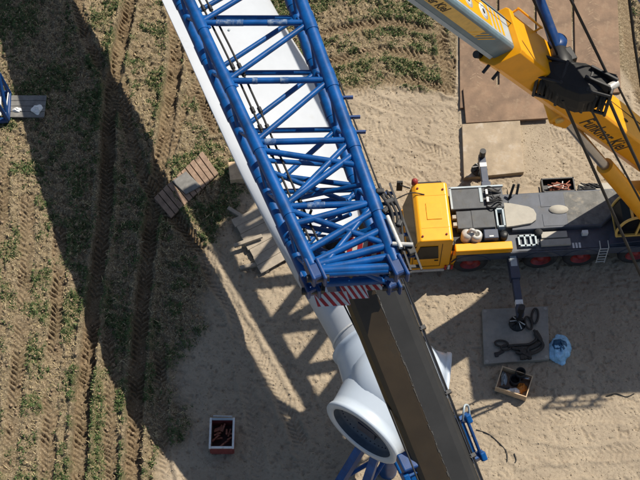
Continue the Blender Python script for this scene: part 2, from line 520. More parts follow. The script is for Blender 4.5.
def ground_material():
    m = bpy.data.materials.new('earth')
    m.use_nodes = True
    n, l = m.node_tree.nodes, m.node_tree.links
    b = n['Principled BSDF']
    b.inputs['Roughness'].default_value = 0.92
    b.inputs['Specular IOR Level'].default_value = 0.15
    tc = n.new('ShaderNodeTexCoord')

    def noise(s, d=5.0, r=0.6):
        t = n.new('ShaderNodeTexNoise')
        t.inputs['Scale'].default_value = s
        t.inputs['Detail'].default_value = d
        t.inputs['Roughness'].default_value = r
        l.new(tc.outputs['Object'], t.inputs['Vector'])
        return t.outputs['Fac']

    def rng(f, a, c, x=0.0, y=1.0):
        r = n.new('ShaderNodeMapRange')
        for k, v in (('From Min', a), ('From Max', c), ('To Min', x), ('To Max', y)):
            r.inputs[k].default_value = v
        l.new(f, r.inputs['Value'])
        return r.outputs['Result']

    def mix(f, a, c, mode='MIX'):
        x = n.new('ShaderNodeMix')
        x.data_type = 'RGBA'
        x.blend_type = mode
        if isinstance(f, float):
            x.inputs[0].default_value = f
        else:
            l.new(f, x.inputs[0])
        for i, v in ((6, a), (7, c)):
            if isinstance(v, tuple):
                x.inputs[i].default_value = (*v, 1)
            else:
                l.new(v, x.inputs[i])
        return x.outputs[2]

    def attr(nm):
        a = n.new('ShaderNodeAttribute')
        a.attribute_name = nm
        return a.outputs['Fac']

    def mul(a, c):
        x = n.new('ShaderNodeMath')
        x.operation = 'MULTIPLY'
        l.new(a, x.inputs[0])
        if isinstance(c, float):
            x.inputs[1].default_value = c
        else:
            l.new(c, x.inputs[1])
        return x.outputs[0]
    fine = noise(26.0, 4.0, 0.7)
    med = noise(5.5, 6.0, 0.65)
    big = noise(0.55, 4.0)
    sandc = mix(rng(big, 0.35, 0.68), (0.35, 0.285, 0.208), (0.44, 0.362, 0.265))
    sandc = mix(rng(med, 0.55, 0.72), sandc, (0.30, 0.235, 0.165))
    sandc = mix(rng(fine, 0.58, 0.75), sandc, (0.53, 0.445, 0.32))
    sandc = mix(rng(noise(11.0, 6.0, 0.78), 0.57, 0.68), sandc, (0.20, 0.155, 0.11))
    sandc = mix(rng(noise(1.1, 6.0, 0.7), 0.56, 0.70, 0.0, 0.6), sandc, (0.24, 0.195, 0.145))
    soil = mix(rng(med, 0.3, 0.65), (0.095, 0.073, 0.045), (0.27, 0.21, 0.13))
    soil = mix(rng(noise(17.0, 4.0, 0.7), 0.52, 0.66), soil, (0.47, 0.385, 0.265))
    soil = mix(rng(fine, 0.60, 0.72), soil, (0.10, 0.07, 0.042))
    soil = mix(mul(attr('rut'), 0.5), soil, (0.22, 0.15, 0.088))
    green = mix(rng(fine, 0.4, 0.65), (0.085, 0.09, 0.038), (0.20, 0.185, 0.085))
    soil = mix(mul(attr('grass'), rng(med, 0.35, 0.6)), soil, green)
    c = mix(attr('sand'), soil, sandc)
    l.new(c, b.inputs['Base Color'])
    bn = n.new('ShaderNodeBump')
    bn.inputs['Strength'].default_value = 0.9
    bn.inputs['Distance'].default_value = 0.06
    l.new(noise(17.0, 10.0, 0.8), bn.inputs['Height'])
    l.new(bn.outputs[0], b.inputs['Normal'])
    return m


gm.materials.append(ground_material())


def gz(x, y):
    """ground height"""
    i = int(np.clip(np.searchsorted(gy, y), 1, ny - 1))
    j = int(np.clip(np.searchsorted(gx, x), 1, nx - 1))
    return float(H[i, j])


def gz_many(x, y):
    i = np.clip(np.searchsorted(gy, y), 1, ny - 1)
    j = np.clip(np.searchsorted(gx, x), 1, nx - 1)
    return H[i, j], i, j


def tri_mesh(name, vs, fs, m, label, cat):
    me = bpy.data.meshes.new(name)
    me.vertices.add(len(vs))
    me.vertices.foreach_set('co', vs.astype(np.float32).ravel())
    me.loops.add(fs.size)
    me.loops.foreach_set('vertex_index', fs.astype(np.int32).ravel())
    me.polygons.add(len(fs))
    me.polygons.foreach_set('loop_start', np.arange(0, fs.size, 3, dtype=np.int32))
    me.update(calc_edges=True)
    me.materials.append(MATS[m])
    o = bpy.data.objects.new(name, me)
    COL.objects.link(o)
    o['kind'] = 'stuff'
    o['label'], o['category'] = label, cat
    return o


def blades(n, mask, hmin, hmax, wid, lean, spread, per, thr):
    """per blades round each accepted clump centre"""
    cx = RNG.uniform(-15.4, 15.4, n)
    cy = RNG.uniform(-11.3, 13.8, n)
    z, i, j = gz_many(cx, cy)
    keep = mask[i, j] > thr + RNG.random(n) * 0.5
    cx, cy = cx[keep], cy[keep]
    size = RNG.uniform(0.5, 1.3, len(cx))
    bx = np.repeat(cx, per) + RNG.normal(0, spread, len(cx) * per) * np.repeat(size, per)
    by = np.repeat(cy, per) + RNG.normal(0, spread, len(cx) * per) * np.repeat(size, per)
    bz, _, _ = gz_many(bx, by)
    k = len(bx)
    a = RNG.uniform(0, 2 * math.pi, k)
    h = RNG.uniform(hmin, hmax, k) * np.repeat(size, per)
    ln = RNG.uniform(0.2, 1.0, k) * lean * h
    w = RNG.uniform(0.6, 1.3, k) * wid
    px, py = np.cos(a + 1.57) * w / 2, np.sin(a + 1.57) * w / 2
    v = np.empty((k, 4, 3))
    v[:, 0] = np.stack([bx - px, by - py, bz - 0.02], 1)
    v[:, 1] = np.stack([bx + px, by + py, bz - 0.02], 1)
    v[:, 2] = np.stack([bx + np.cos(a) * ln * 0.5 + px, by + np.sin(a) * ln * 0.5 + py, bz + h * 0.7], 1)
    v[:, 3] = np.stack([bx + np.cos(a) * ln, by + np.sin(a) * ln, bz + h * RNG.uniform(0.5, 1.0, k)], 1)
    b0 = np.arange(k)[:, None] * 4
    f = np.concatenate([b0 + np.array([[0, 1, 2]]), b0 + np.array([[0, 2, 3]])])
    return v.reshape(-1, 3), f


mat('grass_green', (0.085, 0.135, 0.042), 0.7, var=0.6, scale=9, dirt=0.45, dcol=(0.19, 0.19, 0.085), dscale=4)
mat('straw', (0.45, 0.36, 0.20), 0.8, var=0.4, scale=5)
weed = np.maximum(grass, 0.62 * field * sstep(fbm(X, Y, 2.2, 91, 3, 0.7), 0.50, 0.68) * (1 - np.clip(rut * 1.5, 0, 1)))
vs, fs = blades(95000, weed, 0.02, 0.08, 0.036, 1.6, 0.055, 9, 0.24)
tri_mesh('grass', vs, fs, 'grass_green', 'short green grass tufts scattered over the rutted field', 'grass')
vs, fs = blades(48000, field * (1 - 0.92 * np.clip(rut * 1.6, 0, 1)), 0.015, 0.06, 0.026, 4.0, 0.06, 3, 0.30)
tri_mesh('dry_straw', vs, fs, 'straw', 'pale dry straw and stubble lying over the rutted field', 'straw')


def pebbles(n, mask, smin, smax, name, m, label):
    cx, cy = RNG.uniform(-15.4, 15.4, n), RNG.uniform(-11.3, 13.8, n)
    z, i, j = gz_many(cx, cy)
    keep = mask[i, j] > RNG.random(n)
    cx, cy, z = cx[keep], cy[keep], z[keep]
    k = len(cx)
    s = smin + (smax - smin) * RNG.random(k) ** 3
    base = np.array([[1, 0, 0], [0.2, 1, 0], [-1, 0.1, 0], [-0.1, -1, 0], [0, 0, 0.8], [0, 0, -0.6]])
    v = base[None] * (s[:, None, None]) * RNG.uniform(0.55, 1.3, (k, 6, 3))
    a = RNG.uniform(0, 6.28, k)
    c, sn = np.cos(a)[:, None], np.sin(a)[:, None]
    v = np.stack([v[..., 0] * c - v[..., 1] * sn, v[..., 0] * sn + v[..., 1] * c, v[..., 2]], -1)
    v += np.stack([cx, cy, z + s * 0.2], 1)[:, None]
    f0 = np.array([[0, 1, 4], [1, 2, 4], [2, 3, 4], [3, 0, 4], [1, 0, 5], [2, 1, 5], [3, 2, 5], [0, 3, 5]])
    f = (np.arange(k)[:, None, None] * 6 + f0).reshape(-1, 3)
    return tri_mesh(name, v.reshape(-1, 3), f, m, label, 'stones')


mat('clod_soil', (0.27, 0.195, 0.12), 0.95, var=0.45, scale=3.0)
mat('gravel', (0.38, 0.305, 0.21), 0.9, var=0.6, scale=14.0)
pebbles(16000, field * 0.9, 0.02, 0.09, 'soil_clods', 'clod_soil', 'crumbled brown soil clods lying about the rutted field')
pebbles(60000, sand * 0.85, 0.008, 0.04, 'gravel', 'gravel', 'loose gravel and crumbs scattered on the sandy hard standing')

# ------------------------------------------------------------------ mats and plates on the ground


def quad_px(pts, z):
    """photo pixels, any order round the outline -> world points counter-clockwise"""
    w = [at(px, py, z) for px, py in pts]
    c = sum(w, Vector()) / len(w)
    return sorted(w, key=lambda p: math.atan2(p.y - c.y, p.x - c.x))


def ground_plate(name, pts, z, t, m, label, cat, group=None, holes=False):
    b = MB().plate(quad_px(pts, z), t)
    o = tag(b.build(name, m, bevel=0.02), label, cat, group)
    if holes:
        q = quad_px(pts, z)
        c = sum(q, Vector()) / 4
        for p in q:
            e = p + (c - p) * 0.09
            MB().tube([e - Vector((0, 0, 0.02)), e + Vector((0, 0, 0.012))], 0.07, 8).build('lifting_lug', 'pale_plate', o)
    return o


g = 'rusty steel road plates beneath the yellow boom'
for pts, z, lab in (
        ([(459, -45), (496, -45), (496.5, 104), (460, 108)], 0.14, 'long rusty steel road plate farthest left under the grey boom section'),
        ([(499, -45), (533.4, -45), (534.6, 101), (499.5, 104)], 0.15, 'second rusty steel road plate from the left, under the yellow boom'),
        ([(536, -45), (570.2, -45), (573, 97), (537.5, 101)], 0.14, 'third rusty steel road plate, lying behind the black hook block'),
        ([(573, -45), (616, -45), (621, 92), (576, 96)], 0.15, 'rightmost rusty steel road plate with tyre prints, beside rough soil')):
    ground_plate('road_plate', pts, z, 0.12, 'rust_plate', lab, 'steel plate', g)
mat('dust', (0.25, 0.175, 0.115), 0.95, var=0.4, scale=6)
tp = random.Random(31)
plates = [o for o in COL.objects if o.name.startswith('road_plate')]
for o, cx, wob_, zt in ((plates[3], 592, 1.0, 0.154), (plates[2], 552, -2.0, 0.144), (plates[0], 480, 2.0, 0.144)):
    m = MB()
    for k in range(46):
        py = -40 + 2.9 * k
        for sg in (-1, 1):
            if tp.random() < 0.42:
                continue
            c = at(cx + wob_ * math.sin(k * 0.11) * 2, py, zt)
            l_ = tp.uniform(0.14, 0.30)
            v0, v1 = c + Vector((sg * 0.03, 0, 0)), c + Vector((sg * l_, -0.18 * l_ / 0.3, 0))
            w_ = tp.uniform(0.015, 0.035)
            m.add([v0 - Vector((0, w_, 0)), v1 - Vector((0, w_, 0)), v1 + Vector((0, w_, 0)), v0 + Vector((0, w_, 0))], [(0, 1, 2, 3) if sg > 0 else (3, 2, 1, 0)])
    m.build('tyre_print', 'dust', o)['kind'] = 'stuff'
ground_plate('road_plate', [(463, 88), (545, 80), (549, 118), (466, 123)], 0.27, 0.12, 'rust_plate',
             'rusty steel plate laid crosswise on top, against the pale outrigger mat', 'steel plate', g)
ground_plate('outrigger_mat', [(462, 124), (520, 120), (524, 172), (464, 178)], 0.22, 0.24, 'pale_mat',
             'pale tan outrigger mat under the far jack of the yellow crane', 'mat')
ground_plate('outrigger_mat', [(482, 309), (548, 306), (549.5, 359), (484, 364)], 0.20, 0.22, 'grey_mat',
             'dark grey outrigger mat with corner lugs under the near jack', 'mat', None, True)

# ribbed timber mat left of the blade
rib = thing('ribbed_mat', at(187, 187, 0.05), 'dark brown ribbed timber mat lying askew on the tyre tracks', 'timber mat')
c0, c1, c2, c3 = (at(*p, 0.0) for p in ((154, 200), (203, 153), (219, 175), (171, 220)))
for k in range(11):
    a0, a1 = (k + 0.07) / 11, (k + 0.93) / 11
    zz = 0.17 + 0.012 * ((k * 7) % 3)
    p = [c0.lerp(c1, a0), c0.lerp(c1, a1), c3.lerp(c2, a1), c3.lerp(c2, a0)]
    q = sorted([Vector((v.x, v.y, zz)) for v in p], key=lambda v: math.atan2(v.y - sum(w.y for w in p) / 4, v.x - sum(w.x for w in p) / 4))
    MB().plate(q, 0.09).build('plank', 'timber_old', rib, bevel=0.012)
for f in (0.15, 0.85):
    MB().beam(c0.lerp(c3, f) + Vector((0, 0, 0.04)), c1.lerp(c2, f) + Vector((0, 0, 0.04)), 0.16, 0.085).build('bearer', 'timber_old', rib)
ground_plate('rubber_sheet', [(172, 181), (186, 171), (201, 186), (186, 194)], 0.255, 0.05, 'rubber_sheet',
             'grey square rubber pad lying on the ribbed timber mat', 'rubber pad')

# timber blocks and boards by the blade
ground_plate('timber_block', [(228, 162), (248, 160), (251, 178), (230, 180)], 0.42, 0.42, 'timber',
             'pale square timber block in shade left of the blade edge', 'timber block')
cr = thing('timber_platform', at(262, 240, 0.05), 'weathered board platform half hidden under the blade, below the timber block', 'timber platform')
b0, b1, b2, b3 = (at(*p) for p in ((232, 222), (300, 190), (330, 236), (262, 276)))
for k in range(7):
    a0, a1 = (k + 0.01) / 7, (k + 0.99) / 7
    sh = 0.008 * ((k * 5) % 3 - 1)
    p = [b0.lerp(b3, a0).lerp(b1.lerp(b2, a0), sh), b1.lerp(b2, a0), b1.lerp(b2, a1), b0.lerp(b3, a1).lerp(b1.lerp(b2, a1), sh)]
    cc = sum(p, Vector()) / 4
    q = sorted([Vector((v.x, v.y, 0.24 + 0.01 * (k % 2))) for v in p], key=lambda v: math.atan2(v.y - cc.y, v.x - cc.x))
    MB().plate(q, 0.07).build('board', 'timber_grey', cr, bevel=0.01)
for f in (0.08, 0.5, 0.92):
    p, q = b0.lerp(b1, f), b3.lerp(b2, f)
    MB().beam((p.x, p.y, 0.08), (q.x, q.y, 0.08), 0.14, 0.16).build('bearer', 'timber_grey', cr)
for i, (p, q, z, lab) in enumerate((((228, 208), (244, 218), 0.10, 'short loose timber beside the board platform, nearest the tracks'),
                                    ((234, 246), (262, 236), 0.42, 'loose timber beam lying across the board platform'),
                                    ((240, 268), (268, 262), 0.12, 'loose timber beam on the sand at the foot of the platform'))):
    tag(MB().beam(at(*p, z), at(*q, z), 0.16, 0.14).build('timber_beam', 'timber_grey', bevel=0.012), lab, 'timber beam', 'loose timber beams')

# ------------------------------------------------------------------ turbine rotor on its stand
hub_c = at(398, 389, 8.0)
blade_dir = (at(338, 280, 8) - at(398, 389, 8))
blade_dir.z = 0
blade_dir.normalize()
rot = thing('turbine_rotor', (hub_c.x, hub_c.y, 5.9), 'white wind turbine hub with one long blade fitted, lying beneath the blue lattice jib', 'turbine rotor')


def rz(v, deg):
    return Matrix.Rotation(R(deg), 3, 'Z') @ v


hb = MB()
prof = [(-1.95, 1.15), (-1.7, 1.3), (-1.0, 1.55), (-0.2, 1.62), (0.5, 1.62), (1.0, 1.55), (1.4, 1.32), (1.68, 0.95), (1.80, 0.5), (1.84, 0.0)]
hb.lathe(hub_c, (0, 0, 1), prof, 48)
hub = hb.build('hub', 'hub_white', rot)
dirs = [blade_dir, rz(blade_dir, 116), rz(blade_dir, -124)]
for i, d in enumerate(dirs):
    m = MB()
    m.lathe(hub_c, d, [(0.2, 1.66), (0.7, 1.60), (1.2, 1.50), (1.6, 1.42), (1.86, 1.38), (1.88, 1.43), (2.0, 1.44), (2.04, 1.40)] + ([(2.04, 1.20), (1.98, 1.16)] if i else [(2.04, 1.0)]), 48)
    if i == 2:
        m.xf(Matrix.Translation(-d * 0.42))
    s = m.build('blade_socket', 'hub_white', rot)
    if i == 2:
        s_off = -d * 0.42
    else:
        s_off = Vector()
    if i:
        MB().lathe(hub_c + s_off, d, [(1.99, 1.15), (1.78, 1.13), (1.70, 1.10), (1.68, 0.98), (1.60, 0.95), (1.58, 0.0)], 40).build('pitch_bearing', 'hub_inside', s)
        bb = MB()
        e1 = d.cross(Vector((0, 0, 1))).normalized()
        for k in range(36):
            t = 2 * math.pi * k / 36
            c = hub_c + s_off + d * 1.66 + (e1 * math.cos(t) + Vector((0, 0, 1)) * math.sin(t)) * 1.03
            bb.tube([c, c + d * 0.06], 0.02, 6)
        bb.build('bolt_ring', 'navy_paint', s)['kind'] = 'stuff'
        bb = MB()
        bb.box(hub_c + s_off + d * 1.64 + Vector((0, 0, -0.35)), (0.2, 0.7, 0.5), math.atan2(d.y, d.x))
        bb.tube([hub_c + s_off + d * 1.68 - e1 * 0.6 + Vector((0, 0, .1)), hub_c + s_off + d * 1.68 + e1 * 0.6 + Vector((0, 0, .3))], 0.12, 10)
        bb.build('pitch_drive', 'navy_paint', s)
m = MB()
m.lathe(hub_c + Vector((0, 0, 1.70)), (0, 0, 1), [(0.0, 0.62), (0.10, 0.60), (0.17, 0.5), (0.2, 0.3), (0.2, 0.0)], 32)
m.build('nose_cap', 'hub_white', hub)

# blade
bl_st = []  # centre, half chord vector, half thickness vector, roundness
Rr = hub_c + blade_dir * 2.02
side = rz(blade_dir, 90)                      # towards the trailing edge (left)
zup = Vector((0, 0, 1))
for s, r in ((0.0, 1.24), (0.08, 1.28), (0.16, 1.22), (1.0, 1.22), (1.8, 1.24)):
    bl_st.append((Rr + blade_dir * s, side * r, zup * r, 1.0))
for (lp, rp, zl, zr, th, rd) in (((294, 274), (362, 235), 8.5, 7.9, 1.05, 0.85), ((268, 227), (360, 185), 9.1, 7.9, 0.92, 0.6), ((242, 177), (352, 145), 9.5, 8.0, 0.76, 0.35), ((228, 147), (342, 122), 9.7, 8.0, 0.66, 0.2),
                                 ((208, 103), (322, 88), 9.8, 8.0, 0.58, 0.08), ((185, 51), (292, 40), 9.85, 8.1, 0.52, 0.0), ((162, 1), (266, -6), 9.85, 8.1, 0.48, 0.0),
                                 ((140, -50), (238, -60), 9.8, 8.15, 0.42, 0.0)):
    L, Rg = at(*lp, zl), at(*rp, zr)
    c, hv = (L + Rg) / 2, (L - Rg) / 2
    tv = (at(226, 60, 9) - at(330, 290, 9)).cross(hv).normalized()
    if tv.z < 0:
        tv = -tv
    bl_st.append((c, hv, tv * th, rd))
c, hv, tv, _ = bl_st[-1]
step = bl_st[-1][0] - bl_st[-2][0]
for k, f in ((3, 0.8), (7, 0.5), (10, 0.25), (11.5, 0.08)):
    bl_st.append((c + step * k * 0.8, hv * f, tv * f * 0.7, 0))
m = MB()
NS = 40
vs, fs = [], []
for (c, hv, tv, rd) in bl_st:
    for k in range(NS):
        a = 2 * math.pi * k / NS
        x, y = math.cos(a), math.sin(a)
        ya = y * (0.5 - 0.5 * x) ** 0.55 * 1.05 + 0.02 * y
        vs.append(c + hv * x + tv * (rd * y + (1 - rd) * ya))
for i in range(len(bl_st) - 1):
    for k in range(NS):
        fs.append((i * NS + k, i * NS + (k + 1) % NS, (i + 1) * NS + (k + 1) % NS, (i + 1) * NS + k))
m.add(vs, fs, True)
blade = m.build('blade', 'white_gelcoat', rot)
m = MB()
m.lathe(Rr + blade_dir * 0.30, blade_dir, [(0, 1.22), (0, 1.26), (0.06, 1.26), (0.06, 1.22)], 48)
m.build('root_band', 'white_paint', blade)
# small drain plate on the blade face
for px, py in ((229, 30), (232, 98)):
    p = at(px, py, 9.45)
    MB().lathe(p, (0.1, 0, 1), [(-0.3, 0.05), (0.02, 0.05), (0.03, 0.0)], 12).build('lightning_receptor', 'pale_grey', blade)

# blue stand carrying the hub
st = thing('rotor_stand', (hub_c.x, hub_c.y, 0), 'blue steel stand with splayed legs under the white hub', 'stand')
top = hub_c - Vector((0, 0, 1.95))
MB().lathe(top - Vector((0, 0, 0.35)), (0, 0, 1), [(0, 0.0), (0, 1.3), (0.33, 1.3), (0.33, 0.0)], 32).build('top_ring', 'blue_paint', st)
feet = []
for k, deg in enumerate((214, 240, 292, 345, 40, 95)):
    d = Vector((math.cos(R(deg)), math.sin(R(deg)), 0))
    p0, p1 = top + d * 1.0 - Vector((0, 0, 0.5)), Vector((top.x, top.y, 0.15)) + d * 3.1
    feet.append(p1)
    MB().beam(p0, p1, 0.30, 0.34).build('leg', 'blue_paint', st, bevel=0.02)
    MB().box((p1.x, p1.y, gz(p1.x, p1.y) + 0.06), (0.7, 0.7, 0.14), R(deg)).build('foot', 'blue_paint', st, bevel=0.02)
    MB().tube([p0.lerp(p1, 0.55), Vector((top.x, top.y, 2.2))], 0.09, 8).build('brace', 'blue_paint', st)
for a, b in zip(feet, feet[1:] + feet[:1]):
    t = 0.18
    MB().beam(a.lerp(Vector((top.x, top.y, 6)), t), b.lerp(Vector((top.x, top.y, 6)), t), 0.16, 0.2).build('cross_bar', 'blue_paint', st, bevel=0.015)
MB().tube([(top.x, top.y, 0.0), (top.x, top.y, top.z - 0.3)], 0.35, 16).build('column', 'blue_paint', st)

# ------------------------------------------------------------------ large crane: dark boom and blue lattice jib
crane_base = at(560, 900, 0)
crane = thing('boom_crane', (crane_base.x, crane_base.y, 0), 'large crane with a blue lattice jib pinned to a dark steel telescopic boom', 'crane')

# boom cross-section between two pixel-measured ends
ZH, ZB = 20.0, 16.8
hA, hB = at(373, 284, ZH + 0.4), at(450, 478, ZB + 0.4)      # ridge line at the head and at the frame's foot
bax = (hB - hA).normalized()
lat = bax.cross(zup).normalized()                            # towards the image left or right
if lat.x < 0:
    lat = -lat
bup = lat.cross(bax)
if bup.z < 0:
    bup = -bup
BLEN = 30.0
prof_b = [(-1.02, -0.62), (-0.70, -1.35), (0.0, -1.60), (0.70, -1.35), (1.12, -0.62), (1.12, 0.02), (1.0, 0.10)]
# faces: ridge at (0.05, 0.12); left flat slope and right flat slope


def bpt(s, x, y):
    return hA + bax * s + lat * x + bup * y


def sect(m, xs, s0, s1, smooth=False):
    n = len(xs)
    vs = [bpt(s0, *p) for p in xs] + [bpt(s1, *p) for p in xs]
    m.add(vs, [(i, i + 1, n + i + 1, n + i) for i in range(n - 1)], smooth)


right_prof = [(0.0, 0.0), (0.45, -0.02), (0.62, -0.07), (0.74, -0.17), (0.80, -0.34), (0.76, -0.8), (0.4, -1.15), (0.0, -1.25)]
left_prof = [(0.0, -1.25), (-0.4, -1.15), (-0.64, -0.8), (-0.70, -0.45), (-0.66, -0.30), (-0.56, -0.20), (-0.05, -0.012), (0.0, 0.0)]
SB = (hB - hA).length
m = MB()
sect(m, right_prof, -0.6, BLEN)
full = right_prof + left_prof[1:-1]
m.add([bpt(-0.6, *p) for p in full], [tuple(range(len(full)))])
boom = m.build('telescopic_boom', 'boom_grey', crane)
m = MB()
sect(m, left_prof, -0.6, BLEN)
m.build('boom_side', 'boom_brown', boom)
m = MB()
sc = random.Random(3)
s = 0.0
while s < 9:
    l = sc.uniform(0.02, 0.22)
    w = sc.uniform(0.002, 0.011)
    x = sc.uniform(-0.02, 0.012)
    m.add([bpt(s, x - w, 0.008), bpt(s + l, x - w * sc.uniform(0.3, 1.2), 0.008), bpt(s + l, x + w * sc.uniform(0.3, 1.2), 0.008), bpt(s, x + w, 0.008)], [(0, 1, 2, 3)])
    s += l * sc.uniform(0.1, 0.9) + sc.choice((0, 0, 0, 0.02, 0.12))
m.build('ridge_scuff', 'scuff', boom)['kind'] = 'stuff'
m = MB()
m.tube([bpt(-0.3, 0.84, -0.3), bpt(BLEN - 1, 0.84, -0.3)], 0.045, 8)
m.build('edge_pipe', 'black_steel', boom)
m = MB()
m.tube([bpt(-0.3, 0.77, -0.15), bpt(BLEN - 1, 0.77, -0.15)], 0.012, 6)
m.build('edge_trim', 'deck_grey', boom)
for s in (1.6, 3.4, 5.2, 7.0):
    MB().box(bpt(s, 0.82, -0.2), (0.10, 0.16, 0.10), math.atan2(bax.y, bax.x)).build('pipe_clip', 'black_steel', boom)
# a thin rope running beside the boom over the hub
MB().tube([at(334, 285, 19.0), at(364, 345, 18.6), at(404, 445, 18.0), at(432, 515, 17.6)], 0.022, 6).build('guide_rope', 'rope', crane)

# blue collar frame near the frame's foot
for sgn, x0 in ((-1, -0.72), (1, 0.86)):
    s0, ls = (SB * 0.80, SB * 0.20) if sgn > 0 else (SB * 0.93, SB * 0.22)
    col = thing('collar_bracket', (0, 0, 0), None, None, parent=crane)
    for s in (s0, s0 + ls):
        MB().beam(bpt(s, x0 - 0.1 * sgn, -0.45), bpt(s, x0 + 0.30 * sgn, -0.45), 0.16, 0.26).build('bracket_arm', 'blue_paint', col, bevel=0.02)
        MB().beam(bpt(s - 0.12, x0 + 0.25 * sgn, -0.4), bpt(s + 0.12, x0 + 0.25 * sgn, -0.4), 0.15, 0.32).build('bracket_head', 'blue_paint', col, bevel=0.03)
    MB().beam(bpt(s0, x0 + 0.06 * sgn, -0.5), bpt(s0 + ls, x0 + 0.06 * sgn, -0.5), 0.14, 0.26).build('bracket_bar', 'blue_paint', col, bevel=0.015)
    MB().tube([bpt(s0 - 0.1, x0 + 0.2 * sgn, -0.3), bpt(s0 + ls + 0.1, x0 + 0.2 * sgn, -0.3)], 0.045, 10).build('slide_rod', 'blue_dark', col)
    if sgn < 0:
        MB().box(bpt(s0 - 0.3, x0 - 0.05, -0.5), (0.4, 0.5, 0.4), 0.4).build('bracket_block', 'blue_dark', col, bevel=0.04)
    else:
        MB().tube(spline([bpt(s0, 0.95, -0.35), bpt(s0 - 0.28, 0.98, -0.1), bpt(s0 - 0.42, 1.1, -0.15), bpt(s0 - 0.3, 1.22, -0.3), bpt(s0, 1.18, -0.4)], 5), 0.028, 6).build('pipe_bow', 'pale_grey', col)

# off-frame foot of the crane: superstructure on a blue carrier
foot_s = bpt(BLEN - 1.0, 0, -1.0)
m = MB()
m.beam((foot_s.x, foot_s.y, 0.9), (foot_s.x, foot_s.y, foot_s.z + 0.4), 2.6, 3.4)
m.build('superstructure', 'blue_paint', crane)
m = MB()
m.box((foot_s.x, foot_s.y - 1, 1.0), (3.2, 15, 1.2), 0.1)
m.build('carrier', 'blue_dark', crane)

# lattice jib
ZT, DEP = 22.4, 1.3
A0, A1 = at(189, 0, ZT), at(306, 252, ZT)
B0, B1 = at(301, 0, ZT), at(390, 248, ZT)
T0, T1 = -0.75, 1.075
TL = 1.02          # foot of the lower chords
jib = thing('lattice_jib', None or (0, 0, 0), None, None, parent=crane)


def jl(t, low=False):
    p = A0.lerp(A1, t)
    return p - zup * (DEP if low else 0)


def jr(t, low=False):
    p = B0.lerp(B1, t)
    return p - zup * (DEP if low else 0)


for fn, low, r, m_ in ((jl, False, 0.145, 'blue_paint'), (jr, False, 0.165, 'blue_paint'), (jl, True, 0.15, 'blue_paint'), (jr, True, 0.15, 'blue_paint')):
    ch = MB().tube([fn(T0, low), fn(TL if low else T1, low)], r, 16).build('chord', m_, jib)
    for k in range(-2, 4):
        t = 0.10 + 0.245 * k
        d = (fn(1, low) - fn(0, low)).normalized()
        p = fn(t, low)
        MB().tube([p - d * 0.28, p + d * 0.28], r * 1.12, 16).build('node_sleeve', 'blue_paint', ch)


def brace(p, q, r):
    d = (q - p).normalized()
    return MB().tube([p + d * 0.06, q - d * 0.06], r * 0.70, 12).build('brace', 'blue_paint', jib)


PIT, PH = 0.245, 0.10
SHL = 0.085           # the lower panel points lie between the upper ones
for k in range(-3, 5):
    t = PH + PIT * k
    brace(jl(t), jr(t), 0.115)
    tl = t + SHL
    if tl < T1 - 0.05:
        brace(jl(tl, True), jr(tl, True), 0.10)
    if k < 4:
        brace(jr(t), jl(t + PIT), 0.105)
        brace(jr(tl, True), jl(min(tl + PIT, TL), True), 0.10)
    for fn in (jl, jr):
        brace(fn(t), fn(min(tl, TL), True), 0.075)
        if k > -3:
            brace(fn(t), fn(tl - PIT, True), 0.075)
# denser bracing towards the pinned foot
for p, q, r in ((jl(0.62), jr(0.69), 0.11), (jl(0.60, True), jr(0.66, True), 0.10), (jl(0.74, True), jr(0.70, True), 0.10), (jl(0.83), jr(0.64), 0.115),
                (jl(0.66), jr(0.58, True), 0.09), (jl(0.72, True), jr(0.76), 0.09), (jl(0.90), jr(0.83), 0.12), (jl(1.0), jr(0.86), 0.13), (jl(1.04), jr(0.93), 0.13),
                (jl(1.05), jr(0.99), 0.14), (jl(1.065), jr(1.03), 0.14), (jl(0.86, True), jr(1.0, True), 0.12), (jl(1.02, True), jr(0.84, True), 0.12), (jl(0.92, True), jr(0.94, True), 0.12),
                (jl(0.845), jr(0.99), 0.11), (jl(0.9), jr(0.87, True), 0.09), (jl(0.9, True), jr(0.92), 0.09), (jl(0.7), jr(0.75, True), 0.09), (jl(1.01, True), jr(0.99, True), 0.12),
                (jl(0.97), jr(1.04, True), 0.10), (jl(1.0, True), jr(0.9), 0.10)):
    brace(p, q, r)
# foot cross tube, lugs, pins
MB().tube([jl(1.07) + zup * 0.02, jr(1.07) + zup * 0.02], 0.11, 16).build('foot_tube', 'blue_paint', jib)
MB().tube([jl(TL, True), jr(TL, True)], 0.11, 16).build('foot_tube', 'blue_paint', jib)
dj = (jl(1) - jl(0)).normalized()
ju0 = (jr(1) - jl(1)).normalized()
for fn in (jl, jr):
    for low in (False, True):
        p = fn(TL if low else 1.065, low)
        for o in (-0.13, 0.13):
            c = p + ju0 * o
            lug = MB().beam(c - dj * 0.25, c + dj * 0.36, 0.09, 0.42).build('foot_lug', 'blue_dark', jib, bevel=0.04)
        MB().tube([p + dj * 0.22 - ju0 * 0.26, p + dj * 0.22 + ju0 * 0.26], 0.09, 14).build('hinge_pin', 'black_steel', jib)
        MB().box(p + dj * 0.08, (0.42, 0.3, 0.34), math.atan2(dj.y, dj.x)).build('foot_casting', 'blue_dark', jib, bevel=0.06)
# scuffed wraps on some horizontals
for k, f0, f1 in ((0, 0.15, 0.40), (0, 0.62, 0.80), (1, 0.25, 0.30), (1, 0.52, 0.60), (2, 0.1, 0.22), (3, 0.25, 0.45)):
    p, q = jl(PH + PIT * k), jr(PH + PIT * k)
    MB().tube([p.lerp(q, f0), p.lerp(q, f1)], 0.087, 12).build('rub_sleeve', 'blue_scuffed', jib)
